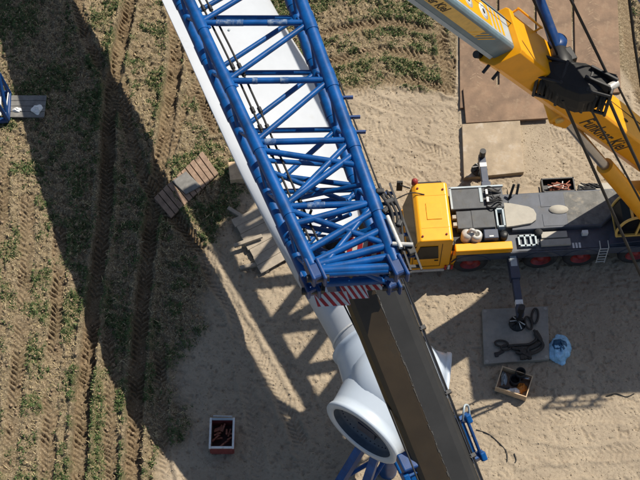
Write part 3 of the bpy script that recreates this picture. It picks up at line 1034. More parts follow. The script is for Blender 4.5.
# gusset plates where diagonals meet the chords
for k in range(-1, 4):
    for fn, t in ((jl, PH + PIT * k), (jr, PH + PIT * k)):
        p = fn(t)
        d2 = (jr(t) - jl(t)).normalized() * (1 if fn is jl else -1)
        MB().beam(p + d2 * 0.12 - dj * 0.22, p + d2 * 0.12 + dj * 0.22, 0.22, 0.03).build('gusset', 'blue_paint', jib)
# ropes along the inside of the left chord
for o in (0.30, 0.48):
    pts = [jl(t) + (jr(t) - jl(t)).normalized() * (o + 0.05 * math.sin(t * 5)) - zup * 0.15 for t in np.linspace(T0, 0.95, 12)]
    rp = MB().tube(pts, 0.028, 6).build('stay_rope', 'rope', jib)
    for t in (0.02, 0.27, 0.30, 0.45, 0.52, 0.62, 0.8):
        p = jl(t) + (jr(t) - jl(t)).normalized() * (o + 0.05 * math.sin(t * 5)) - zup * 0.15
        MB().tube([p - dj * 0.08, p + dj * 0.08], 0.055, 8).build('rope_clamp', 'black_steel', rp)
fr = random.Random(21)
for k in range(14):
    t = 0.80 + 0.02 * k
    f = fr.uniform(0.1, 0.9)
    p = jl(t).lerp(jr(t), f) - zup * fr.uniform(0.2, 1.1)
    q = jl(t + fr.uniform(-0.08, 0.08)).lerp(jr(t), min(max(f + fr.uniform(-0.3, 0.3), 0), 1)) - zup * fr.uniform(0.2, 1.2)
    MB().tube([p, q], fr.uniform(0.03, 0.06), 8).build('tie_rod', fr.choice(('blue_dark', 'blue_paint', 'black_steel')), jib)
for k, f in enumerate((0.06, 0.2, 0.5, 0.8, 0.95)):
    p = jl(1.03).lerp(jr(1.03), f) - zup * 0.5
    MB().box(p, (0.34, 0.26, 0.3), 0.37 + 0.3 * k).build('foot_fitting', 'blue_dark' if k % 2 else 'black_steel', jib, bevel=0.03)
# boom head under the jib foot: cheeks, striped warning boards, sheaves
m = MB()
for x in (-0.8, -0.3, 0.3, 0.85):
    MB().beam(bpt(-1.3, x, -0.75), bpt(0.1, x, -0.75), 0.10, 1.0).build('head_cheek', 'blue_dark', boom, bevel=0.03)
for x in (-0.55, 0.0, 0.58):
    MB().lathe(bpt(-0.9, x, -0.75), lat, [(-0.10, 0.0), (-0.10, 0.5), (0, 0.44), (0.10, 0.5), (0.10, 0.0)], 28).build('head_sheave', 'black_steel', boom)


def hatch_board(c, ux, uy, w, h, parent, n=5, flip=1):
    """red and white diagonal warning board; ux, uy in-plane axes"""
    ux, uy = ux.normalized(), uy.normalized()
    nn = ux.cross(uy)
    if nn.z < 0:
        nn = -nn
    b = MB()
    q = [c - ux * w / 2 - uy * h / 2, c + ux * w / 2 - uy * h / 2, c + ux * w / 2 + uy * h / 2, c - ux * w / 2 + uy * h / 2]
    if (q[1] - q[0]).cross(q[2] - q[1]).z < 0:
        q = q[::-1]
    b.hexa([p - nn * 0.04 for p in q] + q)
    o = b.build('warning_board', 'white_paint', parent)
    s = MB()
    for k in range(n + 2):
        x0 = -w / 2 + (k - 1) * w / n
        x1 = x0 + w / n * 0.5
        sk = flip * w / n * 0.9
        pts = [(x0, -h / 2), (x1, -h / 2), (x1 + sk, h / 2), (x0 + sk, h / 2)]
        pts = [(min(max(x, -w / 2), w / 2), y) for x, y in pts]
        if pts[1][0] - pts[0][0] + pts[2][0] - pts[3][0] < 0.02:
            continue
        v = [c + ux * x + uy * y + nn * 0.006 for x, y in pts]
        s.add(v, [(0, 1, 2, 3)])
    s.build('red_stripe', 'red_paint', o)


ju = (jr(1) - jl(1)).normalized()
tilt = (dj * 0.8 - zup * 0.6)
for (px, py, z, w, h, fl) in ((332, 299, 20.7, 0.80, 0.36, 1), (354, 291, 20.8, 0.62, 0.40, 1), (375, 283, 20.7, 0.78, 0.36, 1), (366, 262, 20.5, 0.7, 0.36, -1), (345, 272, 20.5, 0.6, 0.36, -1),
                              (362, 247, 21.9, 0.95, 0.50, -1), (343, 234, 21.7, 0.6, 0.34, -1), (370, 264, 21.9, 0.8, 0.36, -1), (342, 270, 21.8, 0.7, 0.34, -1)):
    hatch_board(at(px, py, z), ju, tilt if z > 20.6 else dj, w, h, boom, 4, fl)
# walkway rail and hose rack on the right of the foot
m = MB()
for o, z in ((0.27, 0.1), (0.52, 0.1)):
    m.beam(jr(0.77) + ju * o + zup * z, jr(1.09) + ju * o + zup * z, 0.045, 0.045)
wk = m.build('walkway_rail', 'black_steel', jib)
for i, t in enumerate(np.linspace(0.80, 1.07, 8)):
    MB().beam(jr(t) + ju * 0.1, jr(t) + ju * 0.54, 0.07, 0.06).build('walkway_bar', 'black_steel' if i % 2 else 'blue_dark', jib)
m = MB()
for i, (t, o, rr) in enumerate(((0.80, 0.22, 0.10), (0.84, 0.34, 0.11), (0.87, 0.2, 0.10), (0.92, 0.4, 0.10), (0.98, 0.28, 0.13), (1.02, 0.42, 0.13))):
    p = jr(t) + ju * o + zup * 0.12
    m.box(p, (rr * 2, rr * 1.3, rr), 0.4 * i)
m.build('hose_rack', 'black_steel', jib, bevel=0.03)
m = MB()
for o in (0.2, 0.3, 0.4):
    m.tube(spline([jr(0.79) + ju * o, jr(0.88) + ju * (o + 0.1) + zup * 0.2, jr(0.95) + ju * o + zup * 0.05, jr(1.05) + ju * (o - 0.15)], 5), 0.035, 6)
m.build('hydraulic_hose', 'black_rubber', jib)
m = MB()
m.tube([jr(0.90) + ju * 0.16 + zup * 0.2, jr(1.02) + ju * 0.2 + zup * 0.25], 0.05, 10)
m.tube([jr(1.0) + ju * 0.05 + zup * 0.2, jr(1.01) + ju * 0.5 + zup * 0.25], 0.05, 10)
m.build('locking_cylinder', 'silver', jib)
MB().tube([jr(0.35) + ju * 0.22, jr(0.82) + ju * 0.26], 0.022, 6).build('guide_rope', 'rope', jib)
for t in (0.50, 0.56, 0.42):
    MB().beam(jr(t) + ju * 0.1, jr(t) + ju * 0.42, 0.05, 0.10).build('rope_guide', 'blue_dark', jib)

# ------------------------------------------------------------------ yellow mobile crane
CA = R(3.5)
CO = Vector((3.55, -1.78, 0.0))


def cl(x, y, z):
    """carrier frame: x back from the cab front, y across from the near side, z up"""
    return Vector((CO.x + x * math.cos(CA) - y * math.sin(CA), CO.y + x * math.sin(CA) + y * math.cos(CA), z))


def cbox(m, x0, x1, y0, y1, z0, z1):
    return m.hexa([cl(x0, y0, z0), cl(x1, y0, z0), cl(x1, y1, z0), cl(x0, y1, z0), cl(x0, y0, z1), cl(x1, y0, z1), cl(x1, y1, z1), cl(x0, y1, z1)])


mc = thing('mobile_crane', cl(5, 1.4, 0), 'yellow mobile crane with dark deck and raised yellow boom, jacked up on outrigger mats', 'mobile crane')
W = 2.75
cbox(MB(), 0.35, 13.5, 0.55, W - 0.55, 0.75, 1.35).build('chassis', 'navy_paint', mc, bevel=0.03)
m = MB()
cbox(m, 1.95, 13.5, 0.02, W, 1.5, 1.66)
cbox(m, 1.95, 13.5, 0.0, 0.08, 1.18, 1.66)
deck = m.build('deck', 'deck_grey', mc, bevel=0.02)
# cab with raked screen
cabm = MB()
pr = [(0.05, 0.55), (0.0, 1.25), (0.30, 2.86), (0.42, 2.98), (1.62, 2.98), (1.70, 2.88), (1.70, 0.75), (1.35, 0.55)]
n = len(pr)
vs = [cl(x, 0.03, z) for x, z in pr] + [cl(x, W - 0.05, z) for x, z in pr]
cabm.add(vs, [tuple(range(n)), tuple(range(n, 2 * n))[::-1]] + [(i, n + i, n + (i + 1) % n, (i + 1) % n) for i in range(n)])
cab = cabm.build('cab', 'yellow_paint', mc, bevel=0.05)
q = [(0.02, 1.42), (0.285, 2.72)]
m = MB()
m.hexa([cl(q[0][0] - .02, .14, q[0][1]), cl(q[0][0] + .1, .14, q[0][1]), cl(q[0][0] + .1, W - .16, q[0][1]), cl(q[0][0] - .02, W - .16, q[0][1]),
        cl(q[1][0] - .02, .14, q[1][1]), cl(q[1][0] + .1, .14, q[1][1]), cl(q[1][0] + .1, W - .16, q[1][1]), cl(q[1][0] - .02, W - .16, q[1][1])])
m.build('windshield', 'glass_dark', cab)
m = MB()
m.hexa([cl(.22, .0, 1.55), cl(1.2, .0, 1.55), cl(1.2, .06, 1.55), cl(.22, .06, 1.55), cl(.42, .0, 2.55), cl(1.12, .0, 2.55), cl(1.12, .06, 2.55), cl(.42, .06, 2.55)])
m.build('side_window', 'glass_dark', cab)
m = MB()
for x in (0.16, 1.28):
    cbox(m, x, x + 0.02, 0.015, 0.05, 0.9, 2.7)
cbox(m, 0.16, 1.30, 0.015, 0.05, 0.88, 0.90)
m.build('door_seam', 'black_paint', cab)
cbox(MB(), 1.05, 1.2, 0.0, 0.05, 1.35, 1.40).build('door_handle', 'black_paint', cab)
cbox(MB(), 0.1, 1.5, -0.02, 0.16, 0.48, 0.62).build('cab_step', 'silver', cab, bevel=0.01)
cbox(MB(), -0.10, 0.06, 0.02, W - 0.04, 0.5, 0.95).build('bumper', 'yellow_paint', cab, bevel=0.03)
for y in (0.3, W - 0.35):
    cbox(MB(), -0.12, -0.09, y - 0.15, y + 0.15, 0.62, 0.8).build('headlight', 'silver', cab)
cbox(MB(), 0.55, 1.5, W + 0.0, W + 0.07, 2.78, 2.86).build('sun_blind_bar', 'black_paint', cab)
for x, y in ((0.5, 0.25), (0.5, W - 0.3), (1.45, 0.3), (1.5, W - 0.4)):
    MB().lathe(cl(x, y, 2.97), (0, 0, 1), [(0, 0.045), (0.05, 0.045), (0.07, 0.0)], 10).build('roof_lamp', 'skip_red', cab)
cbox(MB(), 0.75, 1.35, 1.0, 1.75, 2.985, 3.01).build('roof_hatch', 'yellow_paint', cab, bevel=0.01)
for y in (0.62, 2.1):
    cbox(MB(), 0.5, 1.6, y, y + 0.03, 2.982, 2.99).build('roof_rib', 'yellow_paint', cab)
MB().tube([cl(1.72, 0.1, 1.2), cl(1.76, 0.08, 1.3), cl(1.76, 0.08, 2.7), cl(1.72, 0.1, 2.8)], 0.02, 6).build('grab_rail', 'black_paint', cab)
b = MB().lathe(cl(0.42, W + 0.02, 2.85), (0, 0, 1), [(0, 0.13), (0.22, 0.13), (0.30, 0.06), (0.31, 0)], 14).build('beacon', 'red_rim', cab)
for y0, dy in ((-0.0, -0.32), (W - 0.04, 0.4)):
    m = MB()
    m.tube([cl(0.25, y0, 2.6), cl(-0.1, y0 + dy * 0.5, 2.55), cl(-0.12, y0 + dy, 2.4)], 0.03, 6)
    m.beam(cl(-0.12, y0 + dy, 2.5), cl(-0.12, y0 + dy, 1.85), 0.10, 0.24)
    m.build('mirror', 'black_paint', cab, bevel=0.01)
MB().tube(spline([cl(0.75, W * 0.78, 3.0), cl(0.2, W * 0.80, 3.1), cl(-0.45, W * 0.72, 3.0), cl(-0.75, W * 0.68, 2.85)], 4), 0.028, 6).build('wiper_arm', 'black_paint', cab)

# wheels: one built, the others copied
axles = [2.55, 5.42, 7.05, 9.30]


def lathe_at(c, ax, pr, n=28):
    return MB().lathe(c, ax, pr, n)


yax = cl(0, 1, 0) - cl(0, 0, 0)
w0 = thing('wheel', (0, 0, 0), None, None, parent=mc)
c0w = cl(axles[0], 0.30, 0.86)
tyre = MB().lathe(c0w, -yax, [(-0.24, 0.45), (-0.24, 0.66), (-0.20, 0.72), (0.20, 0.72), (0.27, 0.66), (0.29, 0.55), (0.27, 0.42), (0.22, 0.40)], 32)
lug = MB()
tyre = tyre.build('tyre', 'black_rubber', w0)
rim = MB().lathe(c0w, -yax, [(0.27, 0.41), (0.22, 0.38), (0.12, 0.36), (0.08, 0.22), (0.17, 0.16), (0.26, 0.13), (0.27, 0.0)], 28).build('rim', 'red_rim', w0)
wheel_parts = [tyre, rim]
for i, x in enumerate(axles):
    for far_ in (False, True):
        if i == 0 and not far_:
            continue
        w = w0.copy()
        COL.objects.link(w)
        w.parent = mc
        off = cl(x, (W - 0.30) if far_ else 0.30, 0.86) - c0w
        w.location = off
        if far_:
            pass
        for p in wheel_parts:
            c = p.copy()
            COL.objects.link(c)
            c.parent = w
# arches over the wheels and the yellow flank box
for x in axles:
    m = MB()
    n = 10
    vs, fs = [], []
    for k in range(n + 1):
        a = math.pi * (0.12 + 0.76 * k / n)
        for y in (-0.02, 0.62):
            vs.append(cl(x + math.cos(a) * 0.86, y, 0.80 + math.sin(a) * 0.86))
    for k in range(n):
        fs.append((2 * k, 2 * k + 1, 2 * k + 3, 2 * k + 2))
    m.add(vs, fs, True)
    m.build('mudguard', 'navy_paint', mc)
cbox(MB(), 1.86, 4.15, 0.0, 0.36, 1.70, 2.05).build('flank_box', 'yellow_paint', mc, bevel=0.04)
cbox(MB(), 1.75, 1.95, 0.06, 0.30, 0.7, 1.6).build('flank_panel', 'yellow_paint', mc, bevel=0.03)
for k in range(3):
    cbox(MB(), 1.50 + 0.13 * k, 1.58 + 0.13 * k, -0.02, 0.015, 0.60, 0.92).build('hatch_stripe', 'red_paint' if k % 2 == 0 else 'white_paint', mc)
# engine bay behind the cab
cbox(MB(), 1.76, 3.9, 0.4, W - 0.05, 1.67, 1.86).build('engine_bay', 'black_steel', mc, bevel=0.02)
m = MB()
cbox(m, 1.88, 4.0, 1.78, W + 0.02, 1.9, 2.32)
eng = m.build('engine_cover', 'engine_dark', mc, bevel=0.03)
m = MB()
cbox(m, 1.84, 4.04, W - 0.02, W + 0.05, 2.28, 2.38)
cbox(m, 1.84, 1.92, 1.78, W + 0.02, 2.28, 2.38)
m.build('cover_trim', 'pale_grey', eng)
cbox(MB(), 2.02, 3.0, 0.92, 1.74, 1.9, 2.25).build('engine_cover', 'engine_dark', mc, bevel=0.03)
cbox(MB(), 2.62, 3.55, 0.90, 1.74, 1.9, 2.27).build('engine_cover', 'engine_dark', mc, bevel=0.03)
for y in (1.08, 1.42):
    cbox(MB(), 1.86, 2.03, y, y + 0.17, 2.05, 2.22).build('air_intake', 'pale_plate', mc, bevel=0.02)
m = MB()
for (x0, x1, y0, y1) in ((3.60, 3.95, 0.88, 0.96), (3.60, 3.95, 1.68, 1.76), (3.60, 3.68, 0.88, 1.76), (3.87, 3.95, 0.88, 1.76)):
    cbox(m, x0, x1, y0, y1, 2.0, 2.30)
m.build('bay_frame', 'pale_grey', mc, bevel=0.015)
m = MB()
for k in range(9):
    y = 1.85 + 0.1 * k
    h_ = random.Random(k + 40)
    m.tube(spline([cl(3.22 + 0.1 * h_.random(), y, 2.32), cl(3.45 + 0.1 * h_.random(), y + h_.uniform(-.15, .15), 2.40 + 0.1 * h_.random()), cl(3.7 + 0.1 * h_.random(), y + h_.uniform(-.18, .18), 2.38), cl(3.85 + 0.13 * h_.random(), y, 2.3)], 4), h_.uniform(0.02, 0.05), 6)
m.build('hose_bundle', 'black_rubber', mc)
for y, z in ((1.95, 2.46), (2.32, 2.44)):
    cbox(MB(), 3.28, 3.38, y, y + 0.24, z, z + 0.06).build('valve_block', 'white_paint', mc, bevel=0.02)
cbox(MB(), 3.05, 3.16, 2.05, 2.75, 2.33, 2.35).build('cover_handle', 'pale_grey', mc)
m = MB()
m.lathe(cl(2.35, 0.66, 1.86), (0, 0, 1), [(0, 0.22), (0.42, 0.22), (0.50, 0.14), (0.52, 0.0)], 20)
m.build('exhaust_muffler', 'silver', mc)
m = MB()
m.lathe(cl(2.74, 0.62, 1.86), (0, 0, 1), [(0, 0.24), (0.36, 0.24), (0.44, 0.20), (0.46, 0.12), (0.40, 0.10), (0.2, 0.0)], 20)
m.build('exhaust_muffler', 'silver', mc)
MB().tube(spline([cl(2.4, 0.66, 2.36), cl(2.5, 0.7, 2.5), cl(2.6, 0.68, 2.5), cl(2.7, 0.66, 2.36)], 5), 0.07, 8).build('exhaust_pipe', 'silver', mc)
tb = cbox(MB(), 3.05, 3.62, 0.44, 0.86, 1.86, 2.22).build('tool_box', 'navy_paint', mc, bevel=0.03)
cbox(MB(), 3.25, 3.42, 0.50, 0.56, 2.222, 2.228).build('decal', 'white_paint', tb)
MB().lathe(cl(3.85, 0.62, 1.86), (0, 0, 1), [(0, 0.17), (0.3, 0.17), (0.34, 0.1), (0.35, 0)], 16).build('air_tank', 'black_steel', mc)
# deck furniture
m = MB()
pl = [(4.02, 1.02), (4.30, 1.04), (5.05, 1.14), (5.25, 1.28), (5.30, 1.55), (5.22, 1.78), (5.02, 1.92), (4.32, 2.12), (4.02, 2.16)]
vs = [cl(x, y, 1.90) for x, y in pl] + [cl(x, y, 2.02) for x, y in pl]
n = len(pl)
m.add(vs, [tuple(range(n))[::-1], tuple(range(n, 2 * n))] + [(i, (i + 1) % n, n + (i + 1) % n, n + i) for i in range(n)])
m.build('boom_rest_plate', 'pale_plate', mc, bevel=0.02)
m = MB()
pl2 = [(4.25, 0.92), (7.9, 0.95), (8.4, 1.35), (9.0, 1.5), (9.0, 2.35), (8.6, 2.62), (4.6, 2.62), (4.25, 2.3)]
vs = [cl(x, y, 1.66) for x, y in pl2] + [cl(x, y, 1.90) for x, y in pl2]
n = len(pl2)
m.add(vs, [tuple(range(n))[::-1], tuple(range(n, 2 * n))] + [(i, (i + 1) % n, n + (i + 1) % n, n + i) for i in range(n)])
m.build('raised_deck', 'deck_grey', mc, bevel=0.03)
m = MB()
pl3 = [(6.55, 1.0), (7.85, 1.0), (8.35, 1.42), (8.9, 1.55), (8.9, 2.3), (8.5, 2.56), (6.55, 2.56)]
vs = [cl(x, y, 1.90) for x, y in pl3] + [cl(x, y, 1.905) for x, y in pl3]
n = len(pl3)
m.add(vs, [tuple(range(n, 2 * n))])
m.build('dusty_panel', 'deck_dusty', mc)
for (x0, x1, y0, y1) in ((5.55, 6.45, 1.92, 2.52), (5.55, 6.45, 1.02, 1.58)):
    cbox(MB(), x0, x1, y0, y1, 1.90, 1.918).build('deck_panel', 'deck_grey', mc, bevel=0.006)
m = MB()
m.lathe(cl(6.25, 1.75, 1.90), (0, 0, 1), [(0, 0.0), (0, 0.30), (0.05, 0.29), (0.05, 0.0)], 24)
m.xf(Matrix.Translation(cl(6.25, 1.75, 0)) @ Matrix.Diagonal((1.35, 0.7, 1, 1)) @ Matrix.Translation(-cl(6.25, 1.75, 0)))
m.build('oval_cover', 'pale_plate', mc)
m = MB()
for (x0, x1, y0, y1) in ((4.45, 5.2, 0.22, 0.29), (4.45, 5.2, 0.66, 0.73), (4.45, 4.52, 0.22, 0.73), (4.69, 4.76, 0.22, 0.73), (4.92, 4.99, 0.22, 0.73), (5.13, 5.2, 0.22, 0.73)):
    cbox(m, x0, x1, y0, y1, 1.74, 1.80)
m.build('step_frame', 'pale_grey', mc)
for k in range(2):
    cbox(MB(), 5.35 + 0.05 * k, 6.55 - 0.1 * k, 0.20 + 0.33 * k, 0.48 + 0.33 * k, 1.67, 1.80 + 0.03 * k).build('packing_timber', 'pale_plate', mc, bevel=0.012)
MB().lathe(cl(5.32, 0.82, 1.66), (0, 0, 1), [(0, 0.15), (0.12, 0.19), (0.24, 0.12), (0.28, 0)], 16).build('rubber_buffer', 'black_rubber', mc)
cbox(MB(), 7.05, 7.30, 0.60, 0.76, 1.66, 1.9).build('work_lamp', 'white_paint', mc, bevel=0.02)
for k in range(3):
    cbox(MB(), 6.62 + 0.13 * k, 6.70 + 0.13 * k, 0.08, 0.32, 1.662, 1.668).build('deck_marking', 'white_paint', mc)
# chain tray and hoses on the far side of the deck
m = MB()
cbox(m, 5.75, 7.1, W - 0.12, W + 0.55, 1.5, 1.56)
for (x0, x1, y0, y1) in ((5.75, 7.1, W - 0.12, W - 0.07), (5.75, 7.1, W + .5, W + .55), (5.75, 5.80, W - .12, W + .55), (7.05, 7.1, W - .12, W + .55)):
    cbox(m, x0, x1, y0, y1, 1.5, 1.85)
tray = m.build('chain_tray', 'black_steel', mc)
sc = random.Random(9)
for k in range(9):
    p = [cl(5.9 + sc.random() * 1.05, W - 0.02 + sc.random() * 0.46, 1.62 + 0.02 * k + sc.random() * 0.06) for _ in range(4)]
    MB().tube(spline(p, 5), 0.03, 6).build('chain_sling', 'copper_stuff' if k % 3 else 'silver', tray)
m = MB()
for k in range(7):
    p = [cl(7.15 + sc.random() * 1.1, W - 0.1 + sc.random() * 0.35, 1.72 + sc.random() * 0.15) for _ in range(4)]
    m.tube(spline(p, 5), 0.035, 6)
m.build('hose_bundle', 'black_rubber', mc)
cbox(MB(), 4.35, 5.7, W - 0.08, W + 0.30, 1.35, 1.62).build('far_side_step', 'pale_mat', mc, bevel=0.02)
cbox(MB(), 7.3, 8.8, W + 0.0, W + 0.34, 1.35, 1.60).build('far_side_step', 'pale_plate', mc, bevel=0.02)
for x, dx in ((4.35, 0.18), (4.62, 0.1)):
    MB().beam(cl(x, W - 0.25, 1.7), cl(x + dx, W + 0.1, 2.25), 0.10, 0.10).build('hinge_arm', 'black_steel', mc)
# ladder on the near side
lad = thing('ladder', (0, 0, 0), None, None, parent=mc)
for x in (7.72, 8.06):
    MB().tube([cl(x, -0.06, 0.55), cl(x, 0.02, 1.70), cl(x, 0.3, 1.75)], 0.022, 6).build('rail', 'silver', lad)
for k in range(6):
    MB().tube([cl(7.72, -0.05 + 0.01 * k, 0.62 + 0.2 * k), cl(8.06, -0.05 + 0.01 * k, 0.62 + 0.2 * k)], 0.022, 6).build('rung', 'silver', lad)

# outriggers
def outrigger(x, y_in, y_out, zfoot, parts_m):
    o = thing('outrigger', (0, 0, 0), None, None, parent=mc)
    sgn = 1 if y_out > y_in else -1
    ym = y_in + (y_out - y_in) * 0.45
    cbox(MB(), x - 0.19, x + 0.19, min(y_in, ym), max(y_in, ym), 0.95, 1.40).build('outer_beam', parts_m, o, bevel=0.02)
    cbox(MB(), x - 0.14, x + 0.14, min(ym - sgn * 0.3, y_out), max(ym - sgn * 0.3, y_out), 1.0, 1.34).build('inner_beam', parts_m, o, bevel=0.02)
    cbox(MB(), x - 0.13, x + 0.13, min(y_in + sgn * 0.25, y_in + sgn * 0.75), max(y_in + sgn * 0.25, y_in + sgn * 0.75), 1.405, 1.412).build('beam_decal', 'pale_grey', o)
    cbox(MB(), x - 0.145, x + 0.145, min(y_out - sgn * 0.42, y_out - sgn * 0.62), max(y_out - sgn * 0.42, y_out - sgn * 0.62), 1.10, 1.355).build('beam_band', 'white_paint', o)
    MB().tube([cl(x, y_out - sgn * 0.1, 0.75), cl(x, y_out - sgn * 0.1, 1.75)], 0.13, 14).build('jack', 'black_steel', o)
    MB().tube([cl(x, y_out - sgn * 0.1, zfoot + 0.1), cl(x, y_out - sgn * 0.1, 0.8)], 0.075, 12).build('jack_rod', 'chrome', o)
    f = MB().lathe(cl(x, y_out - sgn * 0.1, zfoot), (0, 0, 1), [(0.0, 0.0), (0.0, 0.34), (0.06, 0.34), (0.12, 0.16), (0.2, 0.14)], 12).build('foot', 'black_steel', o)
    for k in range(4):
        a = k * math.pi / 2 + 0.5
        c = cl(x, y_out - sgn * 0.1, zfoot + 0.1)
        MB().tube([c + Vector((math.cos(a) * .3, math.sin(a) * .3, 0)), c + Vector((0, 0, 0.22)), c + Vector((math.cos(a + .8) * .3, math.sin(a + .8) * .3, 0))], 0.03, 6).build('foot_handle', 'silver' if k % 2 else 'black_steel', o)


outrigger(4.22, 0.3, -2.55, 0.20, 'navy_paint')
outrigger(3.55, W - 0.3, W + 2.2, 0.23, 'navy_paint')

# superstructure and operator cab at the right edge
m = MB()
m.lathe(cl(10.6, 1.38, 1.66), (0, 0, 1), [(0, 1.15), (0.35, 1.15), (0.35, 0.0)], 32)
m.build('slew_ring', 'black_steel', mc)
cbox(MB(), 9.0, 13.2, 0.9, 2.6, 2.02, 2.5).build('slew_platform', 'yellow_paint', mc, bevel=0.04)
cbox(MB(), 11.4, 13.8, 0.2, 2.9, 2.5, 4.2).build('counterweight', 'yellow_paint', mc, bevel=0.06)
oc = thing('operator_cab', (0, 0, 0), None, None, parent=mc)
pr = [(8.35, 2.05), (8.28, 2.5), (8.45, 3.1), (8.75, 3.42), (9.2, 3.5), (10.3, 3.5), (10.3, 2.05)]
y0, y1 = 0.30, 1.45
m = MB()
n = len(pr)
vs = [cl(x, y0 + 0.05, z) for x, z in pr] + [cl(x, y1 - 0.05, z) for x, z in pr]
m.add(vs, [tuple(range(n)), tuple(range(n, 2 * n))[::-1]] + [(i, n + i, n + (i + 1) % n, (i + 1) % n) for i in range(n)])
m.build('cab_glass', 'glass_dark', oc)
for y in (y0, y1):
    m = MB()
    m.tube(spline([cl(x, y, z) for x, z in pr[:-1]], 4) , 0.055, 8)
    m.build('cab_frame', 'yellow_pale', oc)
for x, z in ((8.35, 2.1), (8.75, 3.42), (9.3, 3.52)):
    MB().beam(cl(x, y0, z), cl(x, y1, z), 0.09, 0.07).build('cab_frame', 'yellow_pale', oc)
for x in (9.1, 10.1):
    MB().beam(cl(x, y0, 2.1), cl(x + 0.05, y0, 3.48), 0.08, 0.07, (0, 1, 0)).build('cab_frame', 'yellow_pale', oc)
MB().beam(cl(8.35, y0, 2.1), cl(10.3, y0, 2.1), 0.08, 0.12).build('cab_frame', 'yellow_pale', oc)
cbox(MB(), 9.45, 10.25, y0 + 0.1, y1 - 0.1, 3.51, 3.55).build('cab_roof', 'yellow_pale', oc, bevel=0.02)
m = MB()
pl4 = [(8.0, -0.02), (10.6, 0.1), (10.6, 0.8), (8.2, 0.62)]
vs = [cl(x, y, 1.98) for x, y in pl4] + [cl(x, y, 2.04) for x, y in pl4]
m.add(vs, [(3, 2, 1, 0), (4, 5, 6, 7)] + [(i, (i + 1) % 4, 4 + (i + 1) % 4, 4 + i) for i in range(4)])
m.build('catwalk', 'navy_paint', mc, bevel=0.01)

# yellow boom
b1, b2 = at(613, 127, 8.6), at(496, 39, 17.2)
ba = (b2 - b1).normalized()
bs = ba.cross(zup).normalized()               # to the right of the boom looking up it
bs = Matrix.Rotation(R(-15), 3, ba) @ bs
bu = bs.cross(ba)


def yp(s, x, u):
    return b1 + ba * s + bs * x + bu * u


SEND = (b2 - b1).length
yb_ = thing('boom', (0, 0, 0), None, None, parent=mc)


def boom_tube(s0, s1, w, h, ch, mtl, name, parent, bev=0.02):
    pr = [(-w + ch, h), (w - ch, h), (w, h - ch), (w, -h * 0.45), (w * 0.55, -h), (-w * 0.55, -h), (-w, -h * 0.45), (-w, h - ch)]
    vs = [yp(s0, *p) for p in pr] + [yp(s1, *p) for p in pr]
    n = len(pr)
    mm = MB().add(vs, [tuple(range(n)), tuple(range(n, 2 * n))[::-1]] + [(i, n + i, n + (i + 1) % n, (i + 1) % n) for i in range(n)])
    return mm.build(name, mtl, parent, bevel=bev)


BW, BH = 0.76, 0.64
boom_tube(-7.0, SEND, BW, BH, 0.08, 'yellow_paint', 'base_section', yb_)
ins = boom_tube(SEND - 0.4, SEND + 6.5, 0.58, 0.48, 0.07, 'teal_grey', 'inner_section', yb_)
boom_tube(SEND - 0.25, SEND + 0.05, BW + 0.04, BH + 0.04, 0.09, 'yellow_paint', 'section_collar', yb_)


def face_quad(s0, s1, face, v0, v1, off, m):
    """a strip on the inner section: face 'top' (v across) or 'left' (v up)"""
    if face == 'top':
        return m.hexa([yp(s0, v0, 0.475), yp(s0, v1, 0.475), yp(s1, v1, 0.475), yp(s1, v0, 0.475), yp(s0, v0, 0.48 + off), yp(s0, v1, 0.48 + off), yp(s1, v1, 0.48 + off), yp(s1, v0, 0.48 + off)])
    return m.hexa([yp(s0, -0.575, v0), yp(s0, -0.575, v1), yp(s1, -0.575, v1), yp(s1, -0.575, v0), yp(s0, -0.58 - off, v0), yp(s0, -0.58 - off, v1), yp(s1, -0.58 - off, v1), yp(s1, -0.58 - off, v0)])


face_quad(SEND + 0.1, SEND + 6.45, 'top', -0.42, 0.42, 0.004, MB()).build('top_panel', 'pale_grey', ins)
face_quad(SEND + 1.50, SEND + 6.45, 'top', -0.36, 0.36, 0.009, MB()).build('yellow_panel', 'yellow_paint', ins)
for k in range(3):
    s = SEND + 0.60 + 0.30 * k
    face_quad(s, s + 0.17, 'top', -0.36, 0.36, 0.009, MB()).build('yellow_stripe', 'yellow_paint', ins)
for k in range(3):
    s = SEND + 1.95 + 1.05 * k
    c = yp(s, 0.0, 0.489)
    e = MB().lathe(c, bu, [(0, 0.27), (0.008, 0.27), (0.008, 0.0)], 24).build('round_emblem', 'white_paint', ins)
    MB().lathe(c, bu, [(0.008, 0.20), (0.013, 0.20), (0.013, 0.16), (0.008, 0.16)], 24).build('emblem_ring', 'pale_grey', e)
    MB().lathe(c, bu, [(0.008, 0.085), (0.014, 0.085), (0.014, 0.0)], 16).build('emblem_dot', 'letter_black', e)
face_quad(SEND + 1.9, SEND + 6.45, 'left', -0.02, 0.34, 0.006, MB()).build('yellow_panel', 'yellow_pale', ins)
m = MB()
for k in range(4):
    s = SEND + 1.15 + 0.22 * k
    v = [yp(s, -0.587, 0.34), yp(s + 0.08, -0.587, 0.34), yp(s + 0.55, -0.587, -0.02), yp(s + 0.47, -0.587, -0.02)]
    m.add(v, [(0, 1, 2, 3)])
m.build('yellow_stripe', 'letter_yellow', ins)
MB().beam(yp(SEND + 0.2, -0.57, -0.26), yp(SEND + 6.45, -0.57, -0.26), 0.08, 0.12).build('edge_rail', 'pale_grey', ins)
MB().tube([yp(SEND - 0.1, -0.25, -0.58), yp(SEND + 0.25, -0.3, -0.66)], 0.12, 10).build('collar_roller', 'black_steel', yb_)
for s, o in ((SEND - 0.05, 0.55), (SEND - 0.75, 0.45)):
    MB().tube([yp(s, -BW + 0.1, -0.45), yp(s, -BW - 0.05, -0.72)], 0.055, 8).build('rope_roller', 'black_steel', yb_)
